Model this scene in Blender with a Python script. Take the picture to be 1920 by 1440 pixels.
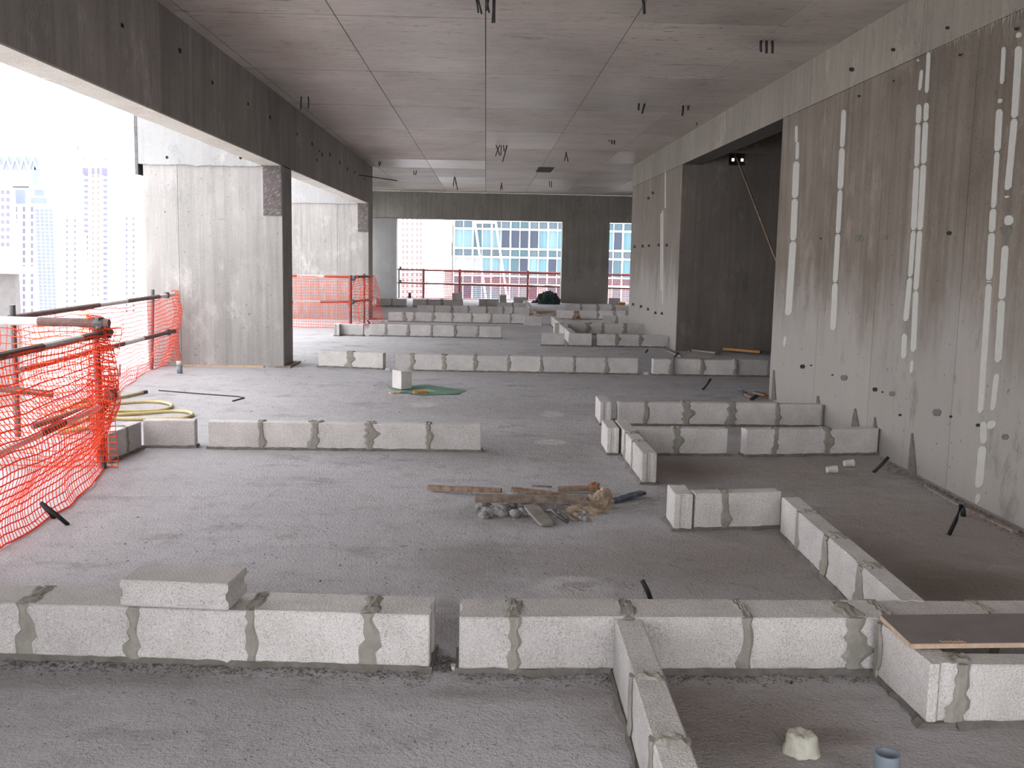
import bpy, bmesh, math, random
from mathutils import Vector, Matrix, noise
R = random.Random(7)
for o in list(bpy.data.objects): bpy.data.objects.remove(o)
sc = bpy.context.scene
C = sc.collection
# ------------------------------------------------------------------ camera, sky, exposure
F, PITCH, YAW, ROLL, H = 1880.0, math.radians(7.349), math.radians(1.625), math.radians(1.076), 1.516
fwd = Vector((math.sin(YAW)*math.cos(PITCH), math.cos(YAW)*math.cos(PITCH), -math.sin(PITCH)))
rt0 = Vector((math.cos(YAW), -math.sin(YAW), 0)); up0 = rt0.cross(fwd)
rt = rt0*math.cos(ROLL) + up0*math.sin(ROLL); up = up0*math.cos(ROLL) - rt0*math.sin(ROLL)
cd = bpy.data.cameras.new('camera'); cam = bpy.data.objects.new('camera', cd); C.objects.link(cam)
cd.sensor_width = 36; cd.lens = F/1920*36; cd.clip_end = 3000; cd.clip_start = 0.05
cam.matrix_world = Matrix(((rt.x, up.x, -fwd.x, 0), (rt.y, up.y, -fwd.y, 0), (rt.z, up.z, -fwd.z, H), (0, 0, 0, 1)))
sc.camera = cam
w = bpy.data.worlds.new('sky'); sc.world = w; w.use_nodes = True
bg = w.node_tree.nodes['Background']; bg.inputs[0].default_value = (0.93, 0.95, 1.0, 1); bg.inputs[1].default_value = 6.0
sc.view_settings.view_transform = 'Standard'; sc.view_settings.look = 'None'
sc.view_settings.gamma = 1; sc.view_settings.use_curve_mapping = False
sc.view_settings.exposure = -0.18
sc.cycles.max_bounces = 8; sc.cycles.diffuse_bounces = 5; sc.cycles.use_denoising = True

def ray(px, py): return (fwd + rt*((px-960)/F) - up*((py-720)/F))
def gp(px, py, z=0.0):
    d = ray(px, py); t = (z-H)/d.z; return Vector((0, 0, H)) + d*t
def yp(px, py, Y):
    d = ray(px, py); return Vector((0, 0, H)) + d*(Y/d.y)
def xp(px, py, X):
    d = ray(px, py); return Vector((0, 0, H)) + d*(X/d.x)

XR, XB, XBO, ZC, ZS = 3.13, -2.613, -2.857, 3.443, 2.594
YW, YO, YE, YBK = 10.83, 16.3, 21.8, 32.4      # opening start, opening end, end of right wall, back frame
XL = -4.5
XF = -4.36

# ------------------------------------------------------------------ materials
def nodes(name):
    m = bpy.data.materials.new(name); m.use_nodes = True; nt = m.node_tree
    return m, nt, nt.nodes['Principled BSDF']
def N(nt, t, **kw):
    n = nt.nodes.new(t)
    for k, v in kw.items():
        if k.startswith('i_'):
            k = k[2:]; k = int(k) if k.isdigit() else k
            n.inputs[k].default_value = v
        else: setattr(n, k, v)
    return n
def mixc(nt, fac, a, b, mode='MIX'):
    n = N(nt, 'ShaderNodeMix', data_type='RGBA', blend_type=mode)
    for s, v in ((0, fac), (6, a), (7, b)):
        if hasattr(v, 'links') or hasattr(v, 'is_linked'): nt.links.new(v, n.inputs[s])
        elif isinstance(v, (int, float)) : n.inputs[s].default_value = v if s == 0 else (v, v, v, 1)
        else: n.inputs[s].default_value = (*v, 1) if len(v) == 3 else v
    return n.outputs[2]
def mth(nt, op, a, b=None, c=None, clamp=False):
    n = N(nt, 'ShaderNodeMath', operation=op); n.use_clamp = clamp
    for i, v in enumerate((a, b, c)):
        if v is None: continue
        if hasattr(v, 'is_linked'): nt.links.new(v, n.inputs[i])
        else: n.inputs[i].default_value = v
    return n.outputs[0]
def vec(nt, scale=(1, 1, 1), obj=False):
    if obj: src = N(nt, 'ShaderNodeTexCoord').outputs['Object']
    else: src = N(nt, 'ShaderNodeNewGeometry').outputs['Position']
    if scale == (1, 1, 1): return src
    mp = N(nt, 'ShaderNodeMapping'); mp.inputs['Scale'].default_value = scale
    nt.links.new(src, mp.inputs[0]); return mp.outputs[0]
def nz(nt, v, scale, detail=4, rough=.55, lo=None, hi=None):
    n = N(nt, 'ShaderNodeTexNoise'); n.inputs['Scale'].default_value = scale; n.inputs['Detail'].default_value = detail
    n.inputs['Roughness'].default_value = rough; nt.links.new(v, n.inputs['Vector']); o = n.outputs[0]
    if lo is not None:
        r = N(nt, 'ShaderNodeMapRange'); r.inputs[1].default_value = lo; r.inputs[2].default_value = hi
        nt.links.new(o, r.inputs[0]); o = r.outputs[0]
    return o
def smooth(nt, v, lo, hi):
    r = N(nt, 'ShaderNodeMapRange', interpolation_type='SMOOTHSTEP'); r.inputs[1].default_value = lo; r.inputs[2].default_value = hi
    nt.links.new(v, r.inputs[0]); return r.outputs[0]
def finish(nt, b, col, rough=.9, bump=None, bstr=.3, bdist=.01, spec=.3):
    if hasattr(col, 'is_linked'): nt.links.new(col, b.inputs['Base Color'])
    else: b.inputs['Base Color'].default_value = (*col, 1)
    if hasattr(rough, 'is_linked'): nt.links.new(rough, b.inputs['Roughness'])
    else: b.inputs['Roughness'].default_value = rough
    b.inputs['Specular IOR Level'].default_value = spec
    if bump is not None:
        bn = N(nt, 'ShaderNodeBump'); bn.inputs['Strength'].default_value = bstr; bn.inputs['Distance'].default_value = bdist
        nt.links.new(bump, bn.inputs['Height']); nt.links.new(bn.outputs[0], b.inputs['Normal'])
def rnd_tone(nt, col, amt=.12):
    oi = N(nt, 'ShaderNodeObjectInfo').outputs['Random']
    f = mth(nt, 'MULTIPLY_ADD', oi, amt*2, 1-amt)
    cm = N(nt, 'ShaderNodeCombineColor')
    for i in range(3): nt.links.new(f, cm.inputs[i])
    return mixc(nt, 1.0, col, cm.outputs[0], 'MULTIPLY')

def m_plain(name, c, rough=.7, var=.1, metal=0, scale=20, spec=.4):
    m, nt, b = nodes(name)
    v = vec(nt); n1 = nz(nt, v, scale, 3, .6, .3, .7)
    d = tuple(x*(1-var*2) for x in c)
    finish(nt, b, mixc(nt, n1, d, c), rough, n1, .1, .003, spec); b.inputs['Metallic'].default_value = metal
    return m

def m_block():
    m, nt, b = nodes('lightweight_block')
    v = vec(nt)
    g = nz(nt, v, 110, 2, .6, .32, .68); g2 = nz(nt, v, 260, 1, .5, .56, .66); big = nz(nt, v, 5, 4, .6, .3, .7)
    base = mixc(nt, big, (.38, .352, .333), (.54, .508, .485))
    base = mixc(nt, mth(nt, 'MULTIPLY', g, .45), base, (.66, .63, .60))
    base = mixc(nt, mth(nt, 'MULTIPLY', g2, .6), base, (.14, .125, .115))
    base = rnd_tone(nt, base, .10)
    finish(nt, b, base, .95, g, .5, .004, .15)
    return m
def m_mortar(name, c1, c2):
    m, nt, b = nodes(name); v = vec(nt)
    a = nz(nt, v, 16, 5, .65, .3, .7); g = nz(nt, v, 90, 3, .6)
    finish(nt, b, mixc(nt, a, c1, c2), .9, g, .5, .006, .2); return m

def m_floor():
    m, nt, b = nodes('slab_concrete')
    v = vec(nt)
    big = nz(nt, v, .55, 6, .6, .32, .68); mid = nz(nt, v, 3.2, 6, .65, .3, .7); fine = nz(nt, v, 70, 3, .7, .3, .7)
    grit = nz(nt, v, 170, 2, .6, .58, .68)
    col = mixc(nt, big, (.312, .295, .296), (.43, .412, .42))
    col = mixc(nt, mth(nt, 'MULTIPLY', mid, .4), col, (.44, .425, .43))
    # trowel sweeps
    sw = nz(nt, vec(nt, (1.2, 6, 1)), 1.6, 5, .6, .55, .75); col = mixc(nt, mth(nt, 'MULTIPLY', sw, .25), col, (.25, .235, .23))
    # brown site dust on the core side
    sp = N(nt, 'ShaderNodeSeparateXYZ'); nt.links.new(v, sp.inputs[0]); X, Y = sp.outputs[0], sp.outputs[1]
    def ell(cx, cy, rx, ry, soft=.5, wob=.5, ns=2.0):
        dx = mth(nt, 'DIVIDE', mth(nt, 'SUBTRACT', X, cx), rx); dy = mth(nt, 'DIVIDE', mth(nt, 'SUBTRACT', Y, cy), ry)
        r = mth(nt, 'SQRT', mth(nt, 'ADD', mth(nt, 'MULTIPLY', dx, dx), mth(nt, 'MULTIPLY', dy, dy)))
        r = mth(nt, 'ADD', r, mth(nt, 'MULTIPLY', mth(nt, 'SUBTRACT', nz(nt, v, ns, 5, .6), .5), wob*2))
        q = smooth(nt, r, 1-soft, 1+soft*.3); return mth(nt, 'SUBTRACT', 1.0, q)
    def px(cx, cy, rx, ry): 
        c = gp(cx, cy); a = gp(cx+rx, cy); t = gp(cx, cy-ry); bt = gp(cx, cy+ry)
        return c.x, (t.y+bt.y)/2, abs(a.x-c.x), abs(t.y-bt.y)/2
    def pat(fac, c, amt):
        nonlocal col
        col = mixc(nt, mth(nt, 'MULTIPLY', fac, amt), col, c)
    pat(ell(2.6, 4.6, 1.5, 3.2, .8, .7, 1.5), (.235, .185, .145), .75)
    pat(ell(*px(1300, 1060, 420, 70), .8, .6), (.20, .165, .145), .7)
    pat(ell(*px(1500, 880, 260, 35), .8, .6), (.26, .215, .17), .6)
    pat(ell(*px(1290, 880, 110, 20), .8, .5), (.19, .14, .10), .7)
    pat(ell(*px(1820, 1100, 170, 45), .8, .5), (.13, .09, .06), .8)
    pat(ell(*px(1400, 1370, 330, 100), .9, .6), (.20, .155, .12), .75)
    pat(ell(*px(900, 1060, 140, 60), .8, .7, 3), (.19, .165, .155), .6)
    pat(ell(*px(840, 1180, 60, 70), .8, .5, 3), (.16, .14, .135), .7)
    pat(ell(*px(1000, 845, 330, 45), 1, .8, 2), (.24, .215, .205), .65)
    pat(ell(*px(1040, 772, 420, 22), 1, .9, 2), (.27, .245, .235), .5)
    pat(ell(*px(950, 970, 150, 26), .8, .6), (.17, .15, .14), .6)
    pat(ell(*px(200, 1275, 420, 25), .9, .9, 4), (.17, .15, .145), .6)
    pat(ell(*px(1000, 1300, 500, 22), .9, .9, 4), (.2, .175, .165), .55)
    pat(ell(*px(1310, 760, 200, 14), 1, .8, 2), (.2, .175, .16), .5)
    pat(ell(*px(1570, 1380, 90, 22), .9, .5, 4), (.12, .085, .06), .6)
    for e in ((1072, 1105, 78, 26), (790, 759, 32, 5), (1035, 776, 26, 6), (1032, 829, 34, 6)):
        pat(mth(nt, 'MULTIPLY', ell(*px(*e), .25, .25, 7), nz(nt, v, 9, 5, .7, .38, .55)), (.50, .48, .47), .9)
    pat(mth(nt, 'MULTIPLY', ell(*px(1082, 1102, 44, 14), .6, .8, 12), nz(nt, v, 30, 4, .7, .5, .6)), (.20, .13, .11), .8)
    # fine cracks and pocks
    vo = N(nt, 'ShaderNodeTexVoronoi', feature='DISTANCE_TO_EDGE'); vo.inputs['Scale'].default_value = .55
    dv = N(nt, 'ShaderNodeVectorMath', operation='ADD'); nt.links.new(v, dv.inputs[0])
    nn = N(nt, 'ShaderNodeTexNoise'); nn.inputs['Scale'].default_value = 1.3; nn.inputs['Detail'].default_value = 5; nt.links.new(v, nn.inputs['Vector'])
    sc_ = N(nt, 'ShaderNodeVectorMath', operation='SCALE'); sc_.inputs['Scale'].default_value = 1.2; nt.links.new(nn.outputs['Color'], sc_.inputs[0])
    nt.links.new(sc_.outputs[0], dv.inputs[1]); nt.links.new(dv.outputs[0], vo.inputs['Vector'])
    cr = mth(nt, 'SUBTRACT', 1.0, smooth(nt, vo.outputs['Distance'], .0, .006))
    cr = mth(nt, 'MULTIPLY', cr, nz(nt, v, .9, 3, .5, .5, .6)); pat(cr, (.13, .12, .115), .6)
    dots = nz(nt, vec(nt, (1, 2.2, 1)), 7, 5, .75, .655, .72); pat(dots, (.13, .115, .11), .75)
    sm = nz(nt, vec(nt, (1, 1.7, 1)), 1.1, 7, .72, .56, .68); pat(sm, (.16, .148, .14), .7)
    pat(nz(nt, v, 4.5, 8, .78, .52, .66), (.21, .195, .185), .5); pat(nz(nt, vec(nt, (1, 1.4, 1)), 14, 6, .75, .60, .68), (.13, .12, .113), .5)
    lt = nz(nt, vec(nt, (1, 2, 1)), 1.9, 7, .72, .58, .7); pat(lt, (.46, .445, .45), .45)
    pat(fine, (.48, .465, .46), .22); pat(grit, (.12, .11, .105), .45)
    h = mth(nt, 'ADD', mth(nt, 'MULTIPLY', fine, .5), mth(nt, 'MULTIPLY', nz(nt, v, 9, 6, .7), 2.0))
    finish(nt, b, col, .88, h, .8, .012, .25); return m

def m_wall(name, lo, hi, streak=.5, lift=None, gloss=.85, dark=.3, pits=.7, tone=0, base_light=None):
    """cast concrete with vertical runs, pour stains and air pits"""
    m, nt, b = nodes(name); v = vec(nt)
    big = nz(nt, v, .8, 6, .65, .33, .67); run = nz(nt, vec(nt, (7, 7, .35)), 1.6, 5, .65, .35, .7)
    col = mixc(nt, big, lo, hi)
    col = mixc(nt, mth(nt, 'MULTIPLY', run, streak), col, tuple(c*(1-dark*1.4) for c in lo))
    thin = nz(nt, vec(nt, (26, 26, .5)), 1.5, 3, .6, .62, .72)
    col = mixc(nt, mth(nt, 'MULTIPLY', thin, streak*.5), col, tuple(c*.5 for c in lo))
    sp = N(nt, 'ShaderNodeSeparateXYZ'); nt.links.new(v, sp.inputs[0]); Z = sp.outputs[2]
    if lift:          # older, cleaner pour at the bottom with a ragged tide line
        zz, cl = lift
        zr = mth(nt, 'ADD', Z, mth(nt, 'MULTIPLY', mth(nt, 'SUBTRACT', nz(nt, vec(nt, (1.2, 1.2, .4)), 1.6, 6, .7), .5), 1.9))
        f = mth(nt, 'SUBTRACT', 1.0, smooth(nt, zr, zz-.45, zz+.45)); col = mixc(nt, mth(nt, 'MULTIPLY', f, .8), col, cl)
    p = nz(nt, v, 24, 2, .5, .70, .74); col = mixc(nt, mth(nt, 'MULTIPLY', p, pits), col, tuple(c*.3 for c in lo))
    lb_ = nz(nt, vec(nt, (1, 1, .5)), 2.1, 7, .75, .56, .70); col = mixc(nt, mth(nt, 'MULTIPLY', lb_, .6), col, tuple(min(1, c*1.45) for c in hi))
    db_ = nz(nt, vec(nt, (1.3, 1.3, .6)), 1.7, 7, .75, .57, .70); col = mixc(nt, mth(nt, 'MULTIPLY', db_, .62), col, tuple(c*.6 for c in lo))
    g = nz(nt, v, 60, 3, .6, .3, .7); col = mixc(nt, mth(nt, 'MULTIPLY', g, .18), col, tuple(min(1, c*1.35) for c in hi))
    if tone: col = rnd_tone(nt, col, tone)
    h = mth(nt, 'ADD', g, mth(nt, 'MULTIPLY', run, 1.5))
    finish(nt, b, col, gloss, h, .25, .006, .3); return m
def m_ceiling():
    m, nt, b = nodes('ceiling_concrete'); v = vec(nt)
    big = nz(nt, v, .7, 6, .6, .3, .7); col = mixc(nt, big, (.30, .259, .222), (.46, .405, .358))
    gr = nz(nt, vec(nt, (1, 9, 1)), 2.2, 5, .65, .4, .75); col = mixc(nt, mth(nt, 'MULTIPLY', gr, .4), col, (.20, .172, .14))
    bl = nz(nt, v, 1.6, 7, .75, .54, .68); col = mixc(nt, mth(nt, 'MULTIPLY', bl, .35), col, (.19, .165, .14))
    ds = nz(nt, vec(nt, (1.6, 9, 1)), 4.2, 3, .6, .63, .665); col = mixc(nt, mth(nt, 'MULTIPLY', ds, .8), col, (.07, .055, .05))
    ds2 = nz(nt, vec(nt, (1, 4, 1)), 1.7, 4, .65, .63, .70); col = mixc(nt, mth(nt, 'MULTIPLY', ds2, .6), col, (.09, .075, .07))
    col = rnd_tone(nt, col, .10)
    oi = N(nt, 'ShaderNodeObjectInfo').outputs['Random']
    ro = mth(nt, 'MULTIPLY_ADD', oi, .3, .36)
    finish(nt, b, col, ro, mth(nt, 'ADD', nz(nt, v, 40, 3), gr), .08, .006, .5); return m

MB = m_block()
MM = m_mortar('mortar', (.20, .185, .16), (.29, .27, .235)); MMW = m_mortar('damp_mortar', (.10, .092, .08), (.17, .155, .14))
MF = m_floor()
MW = m_wall('core_wall_concrete', (.112, .09, .068), (.217, .183, .15), .7, (1.15, (.31, .29, .272)), tone=.05)
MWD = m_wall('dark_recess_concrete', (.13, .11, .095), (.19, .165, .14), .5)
MWF = m_wall('far_wall_concrete', (.16, .132, .107), (.23, .195, .163), .6, (1.2, (.33, .31, .29)), tone=.05)
MBM = m_wall('beam_concrete', (.225, .203, .186), (.345, .315, .295), .6, tone=.09, pits=.5)
MBR = m_wall('ring_beam_concrete', (.20, .175, .145), (.27, .24, .20), .4, tone=.08)
MP = m_wall('fin_concrete', (.235, .22, .204), (.335, .316, .298), .75, dark=.2, tone=.03)
MPU = m_wall('upper_fin_concrete', (.235, .228, .22), (.30, .292, .283), .3, dark=.2)
MPB = m_wall('back_column_concrete', (.23, .212, .185), (.31, .29, .26), .5, (1.0, (.26, .24, .225)))
MSF = m_wall('soffit_concrete', (.40, .36, .31), (.52, .48, .43), .2)
MC = m_ceiling()
MSEAM = m_plain('dark_seam_concrete', (.06, .048, .042), .95)  # near-black concrete of the core in panel gaps and the pipe hole board
MPLA = m_plain('white_plaster', (.44, .425, .385), .8, .06)
MNET = None
def m_net(name, c):
    m, nt, b = nodes(name); finish(nt, b, c, .5, spec=.4)
    tr = N(nt, 'ShaderNodeBsdfTranslucent'); tr.inputs[0].default_value = (*c, 1)
    mx = N(nt, 'ShaderNodeMixShader'); mx.inputs[0].default_value = .4
    out = nt.nodes['Material Output']; nt.links.new(b.outputs[0], mx.inputs[1]); nt.links.new(tr.outputs[0], mx.inputs[2]); nt.links.new(mx.outputs[0], out.inputs[0])
    return m
MNET = m_net('orange_netting', (.88, .13, .05))
MRED = m_plain('red_band_paint', (.27, .06, .055), .6, .2); MBRN = m_plain('rusty_tube', (.16, .085, .07), .7, .25); MWHT = m_plain('dirty_white_paint', (.62, .58, .56), .6, .15)
MSTL = m_plain('grey_steel_tube', (.13, .125, .125), .55, .2, .5); MBLK = m_plain('black_conduit', (.018, .017, .02), .6, .1); MRST = m_plain('rusty_rebar', (.055, .04, .035), .8, .3)
MWD1 = m_plain('weathered_timber', (.26, .20, .16), .85, .3, scale=22); MWD2 = m_plain('split_timber', (.32, .215, .155), .85, .3, scale=24); MWDG = m_plain('grey_timber', (.27, .24, .22), .85, .2, scale=14)
MPLY = m_plain('film_faced_plywood', (.19, .165, .155), .75, .1, scale=9); MPLE = m_plain('plywood_edge', (.50, .36, .25), .85, .15, scale=30)
def m_stamped():
    m, nt, b = nodes('stamped_plywood'); v = vec(nt)
    mp = N(nt, 'ShaderNodeMapping'); mp.inputs['Rotation'].default_value = (0, math.radians(40), 0); nt.links.new(v, mp.inputs[0])
    st = nz(nt, mp.outputs[0], 1, 0); mp2 = N(nt, 'ShaderNodeMapping'); mp2.inputs['Scale'].default_value = (14, 1, 60); nt.links.new(mp.outputs[0], mp2.inputs[0])
    t = nz(nt, mp2.outputs[0], 1.0, 2, .5, .54, .62); g = nz(nt, v, 12, 4, .6, .3, .7)
    finish(nt, b, mixc(nt, mth(nt, 'MULTIPLY', t, .5), mixc(nt, g, (.062, .046, .044), (.10, .08, .078)), (.22, .20, .19)), .6); return m
MPLP = m_stamped()
MPVC = m_plain('grey_pvc', (.19, .22, .25), .45, .1); MHOS = m_plain('yellow_hose', (.47, .37, .17), .5, .1); MGRN = m_plain('green_sheet', (.30, .46, .36), .7, .12, scale=9)
MCLO = m_plain('dark_green_cloth', (.045, .075, .065), .9, .3); MORG = m_plain('orange_clay', (.40, .14, .05), .8, .2); MYEL = m_plain('ochre_plastic', (.42, .20, .05), .6, .1)
MPAP = m_plain('tan_paper', (.40, .30, .215), .85, .3, scale=12); MBLU = m_plain('faded_blue_plastic', (.085, .10, .14), .5, .4, scale=25); MWPL = m_plain('white_plastic', (.55, .53, .50), .6, .1); MDRK = m_plain('dark_void', (.01, .01, .01), .9)
MRUB = m_mortar('rubble_grey', (.15, .14, .135), (.30, .285, .275)); MCRD = m_mortar('dark_crumbs', (.07, .063, .058), (.16, .148, .14))

# ------------------------------------------------------------------ object helpers
def link(name, me, mat, parent=None, loc=(0, 0, 0)):
    o = bpy.data.objects.new(name, me); C.objects.link(o)
    if mat is not None and not me.materials:
        for mm in (mat if isinstance(mat, (list, tuple)) else [mat]): me.materials.append(mm)
    o.location = loc
    if parent: o.parent = parent
    return o
def tag(o, label=None, cat=None, group=None, kind=None):
    for k, v in (('label', label), ('category', cat), ('group', group), ('kind', kind)):
        if v: o[k] = v
    return o
def empty(name, loc, label, cat, group=None, rz=0):
    o = bpy.data.objects.new(name, None); C.objects.link(o); o.location = loc; o.rotation_euler = (0, 0, rz); o.empty_display_size = .1
    return tag(o, label, cat, group)
def bm_mesh(bm, name='m', smooth_=False):
    bmesh.ops.recalc_face_normals(bm, faces=bm.faces)
    me = bpy.data.meshes.new(name); bm.to_mesh(me); bm.free()
    if smooth_:
        for p in me.polygons: p.use_smooth = True
    return me
def add_box(bm, a, b, mi=0):
    vs = [bm.verts.new((x, y, z)) for x in (a[0], b[0]) for y in (a[1], b[1]) for z in (a[2], b[2])]
    for f in ((0, 1, 3, 2), (4, 6, 7, 5), (0, 4, 5, 1), (2, 3, 7, 6), (0, 2, 6, 4), (1, 5, 7, 3)):
        bm.faces.new([vs[i] for i in f]).material_index = mi
    return vs
def box(name, a, b, mat, parent=None, bevel=0, kind=None):
    bm = bmesh.new(); add_box(bm, a, b)
    if bevel: bmesh.ops.bevel(bm, geom=bm.edges[:], offset=bevel, segments=1, affect='EDGES')
    o = link(name, bm_mesh(bm, name), mat, parent)
    if kind: o['kind'] = kind
    return o
def add_tube(bm, pts, r, n=6, mi=0, cap=True, radii=None):
    pts = [Vector(p) for p in pts]; rings = []
    ref = Vector((0, 0, 1))
    for i, p in enumerate(pts):
        d = (pts[min(i+1, len(pts)-1)] - pts[max(i-1, 0)]).normalized()
        rf = ref if abs(d.dot(ref)) < .95 else Vector((1, 0, 0))
        u = d.cross(rf).normalized(); v = d.cross(u)
        rr = radii[i] if radii else r
        rings.append([bm.verts.new(p + (u*math.cos(2*math.pi*k/n) + v*math.sin(2*math.pi*k/n))*rr) for k in range(n)])
    for a, b in zip(rings, rings[1:]):
        for k in range(n): bm.faces.new((a[k], a[(k+1) % n], b[(k+1) % n], b[k])).material_index = mi
    if cap:
        bm.faces.new(rings[0][::-1]).material_index = mi; bm.faces.new(rings[-1]).material_index = mi
def tube(name, pts, r, mat, parent=None, n=8, sm=True, radii=None):
    off = Vector(parent.location) if parent and parent.parent is None else Vector((0, 0, 0))
    bm = bmesh.new(); add_tube(bm, [Vector(p)-off for p in pts], r, n, radii=radii)
    return link(name, bm_mesh(bm, name, sm), mat, parent)
def jag(v, s): return noise.noise(Vector(v)*s)

# ------------------------------------------------------------------ structure: slab, walls, beams, ceiling
bm = bmesh.new()
outline = [(XL, -2.4), (XL, 34.6), (9, 34.6), (9, -2.4)]
top = [bm.verts.new((x, y, 0)) for x, y in outline]; bot = [bm.verts.new((x, y, -.28)) for x, y in outline]
bm.faces.new(top); bm.faces.new(bot[::-1])
for i in range(4): bm.faces.new((top[i], bot[i], bot[(i+1) % 4], top[(i+1) % 4]))
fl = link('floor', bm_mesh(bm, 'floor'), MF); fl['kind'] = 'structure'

def panelled(name, axis, const, thick, u0, u1, z0, z1, cuts, mat, gap=.005, part='wall_panel', seam=True):
    """a cast wall standing on one plane: dark core and the formwork panels' imprints proud of it as parts"""
    root = bpy.data.objects.new(name, None); C.objects.link(root); root['kind'] = 'structure'
    e = .006*(1 if thick > 0 else -1)
    def bx(nm, c0, c1, a, b, za, zb, mt):
        c0, c1 = sorted((c0, c1))
        if axis == 'x': return box(nm, (c0, a, za), (c1, b, zb), mt, root)
        return box(nm, (a, c0, za), (b, c1, zb), mt, root)
    bx('wall_core', const+e, const+thick, u0, u1, z0, z1, MSEAM if seam else mat)
    us = [u0]+[c for c in cuts if u0 < c < u1]+[u1]
    for a, b in zip(us, us[1:]):
        bx(part, const, const+e, a+gap*.5, b-gap*.5, z0, z1, mat)
    return root
panelled('wall_right', 'x', XR, .3, -2.4, YW, 0, 3.0, [-2, .2, 2.0, 3.7, 5.2, 6.55, 8.0, 9.35], MW)
panelled('wall_right_far', 'x', XR, .3, YO, YE, 0, 3.0, [17.4, 18.7, 20.3], MWF)
# beam along the core wall, its underside at door-head height
rb = panelled('trim_ring_beam', 'x', XR-.012, 0.31, -2.4, YE, 3.0, ZC, [-2, 1.4, 4.8, 7.4, 9.9, 10.83, 13.4, 16.3, 17.6, 19.4], MBR, part='beam_panel')
box('wall_recess_near', (XR+.3, YW-.25, 0), (9, YW, ZC), MWD, kind='structure')
# far recess wall with a small hole cut through it, two pipe openings show the sky
hc = yp(1384, 297, YO); hw, hh = .15, .11
rw = bpy.data.objects.new('wall_recess_far', None); C.objects.link(rw); rw['kind'] = 'structure'
box('wall_core', (XR+.006, YO-.012, 0), (9, YO+.2, hc.z-hh), MWD, rw)
box('wall_core', (XR+.006, YO-.012, hc.z+hh), (9, YO+.2, ZC), MWD, rw)
box('wall_core', (XR+.006, YO-.012, hc.z-hh), (hc.x-hw, YO+.2, hc.z+hh), MWD, rw)
box('wall_core', (hc.x+hw, YO-.012, hc.z-hh), (9, YO+.2, hc.z+hh), MWD, rw)
bm = bmesh.new()
l = yp(1374.5, 299.5, YO+.19); r_ = yp(1391.5, 299.5, YO+.19); s = .022
xs = [hc.x-hw, l.x-s, l.x+s, r_.x-s, r_.x+s, hc.x+hw]; ys = (YO+.18, YO+.2); zl, zh = l.z-s, l.z+s
add_box(bm, (xs[0], ys[0], hc.z-hh), (xs[5], ys[1], zl)); add_box(bm, (xs[0], ys[0], zh), (xs[5], ys[1], hc.z+hh))
for a, b_ in ((0, 1), (2, 3), (4, 5)): add_box(bm, (xs[a], ys[0], zl), (xs[b_], ys[1], zh))
link('pipe_hole_board', bm_mesh(bm), MSEAM, rw)
box('wall_recess_back', (8.8, YW, 0), (9, YO, ZC), MWD, kind='structure')
box('trim_recess_beam', (XR+.4, 15.2, 3.12), (9, 15.6, ZC), MWD, kind='structure')

# ceiling: imprints of the formwork sheets as parts
ceil = bpy.data.objects.new('ceiling', None); C.objects.link(ceil); ceil['kind'] = 'structure'
box('slab_core', (XBO, -2.4, ZC+.006), (XR+.35, 23.4, ZC+.3), MSEAM, ceil)
box('slab_core', (XR+.35, YW-.25, ZC+.006), (9, YO+.2, ZC+.3), MSEAM, ceil)
box('slab_core', (XL, 23.4, ZC+.006), (6.5, YBK, ZC+.3), MSEAM, ceil)
xcuts = [XBO, -2.5, -1.27, -.03, 1.19, 2.42, XR+.35]; ycuts = [-2.4, -1.5, 1, 3.5, 6.05, 8.6, 11.15, 13.7, 16.25, 18.8, 21.3, 23.4]
vh = gp(1018, 318, ZC)
for i in range(len(xcuts)-1):
    for j in range(len(ycuts)-1):
        box('ceiling_panel', (xcuts[i]+.004, ycuts[j]+.011, ZC), (xcuts[i+1]-.004, ycuts[j+1]-.011, ZC+.006), MC, ceil)
xc2 = [XL, -3.73, -2.5, -1.27, -.03, 1.19, 2.42, 3.65, 4.9, 6.5]; yc2 = [23.4, 25.9, 28.4, 30.9, YBK]
for i in range(len(xc2)-1):
    for j in range(len(yc2)-1):
        box('ceiling_panel', (xc2[i]+.005, yc2[j]+.016, ZC), (xc2[i+1]-.005, yc2[j+1]-.016, ZC+.006), MC, ceil)
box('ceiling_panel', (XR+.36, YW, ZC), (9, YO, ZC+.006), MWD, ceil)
va = gp(1010, 313, ZC); vb = gp(1030, 323, ZC)
box('vent_hole_shade', (va.x, vb.y, ZC-.004), (vb.x+.03, va.y, ZC+.001), MDRK, ceil)  # flat black plate stands in for the shade inside the vent hole

# edge beam on the open side
lb = panelled('trim_edge_beam', 'x', XB, XBO-XB, -2.4, 23.4, ZS, ZC, [-4, -1.5, .8, 3.6, 5.55, 6.7, 8.3, 9.9, 11.3, 12.6, 13.8, 15.6, 17.2, 18.7, 20.2, 21.6], MBM, part='beam_panel')
bm = bmesh.new()                                   # ragged underside, lighter
n = 150
ra = []; 
for i in range(n+1):
    y = -2.4 + 25.8*i/n; o_ = .014*jag((y, 3, 0), 3.1) + .01*jag((y, 9, 0), 11)
    ra.append([bm.verts.new((XB, y, ZS-.012)), bm.verts.new((XBO-.012+o_, y, ZS-.012)), bm.verts.new((XBO-.012+o_, y, ZS+.03+o_)), bm.verts.new((XB, y, ZS))])
for a, b_ in zip(ra, ra[1:]):
    for k in range(4): bm.faces.new((a[k], a[(k+1) % 4], b_[(k+1) % 4], b_[k]))
link('beam_soffit', bm_mesh(bm), MSF, lb)

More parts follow.
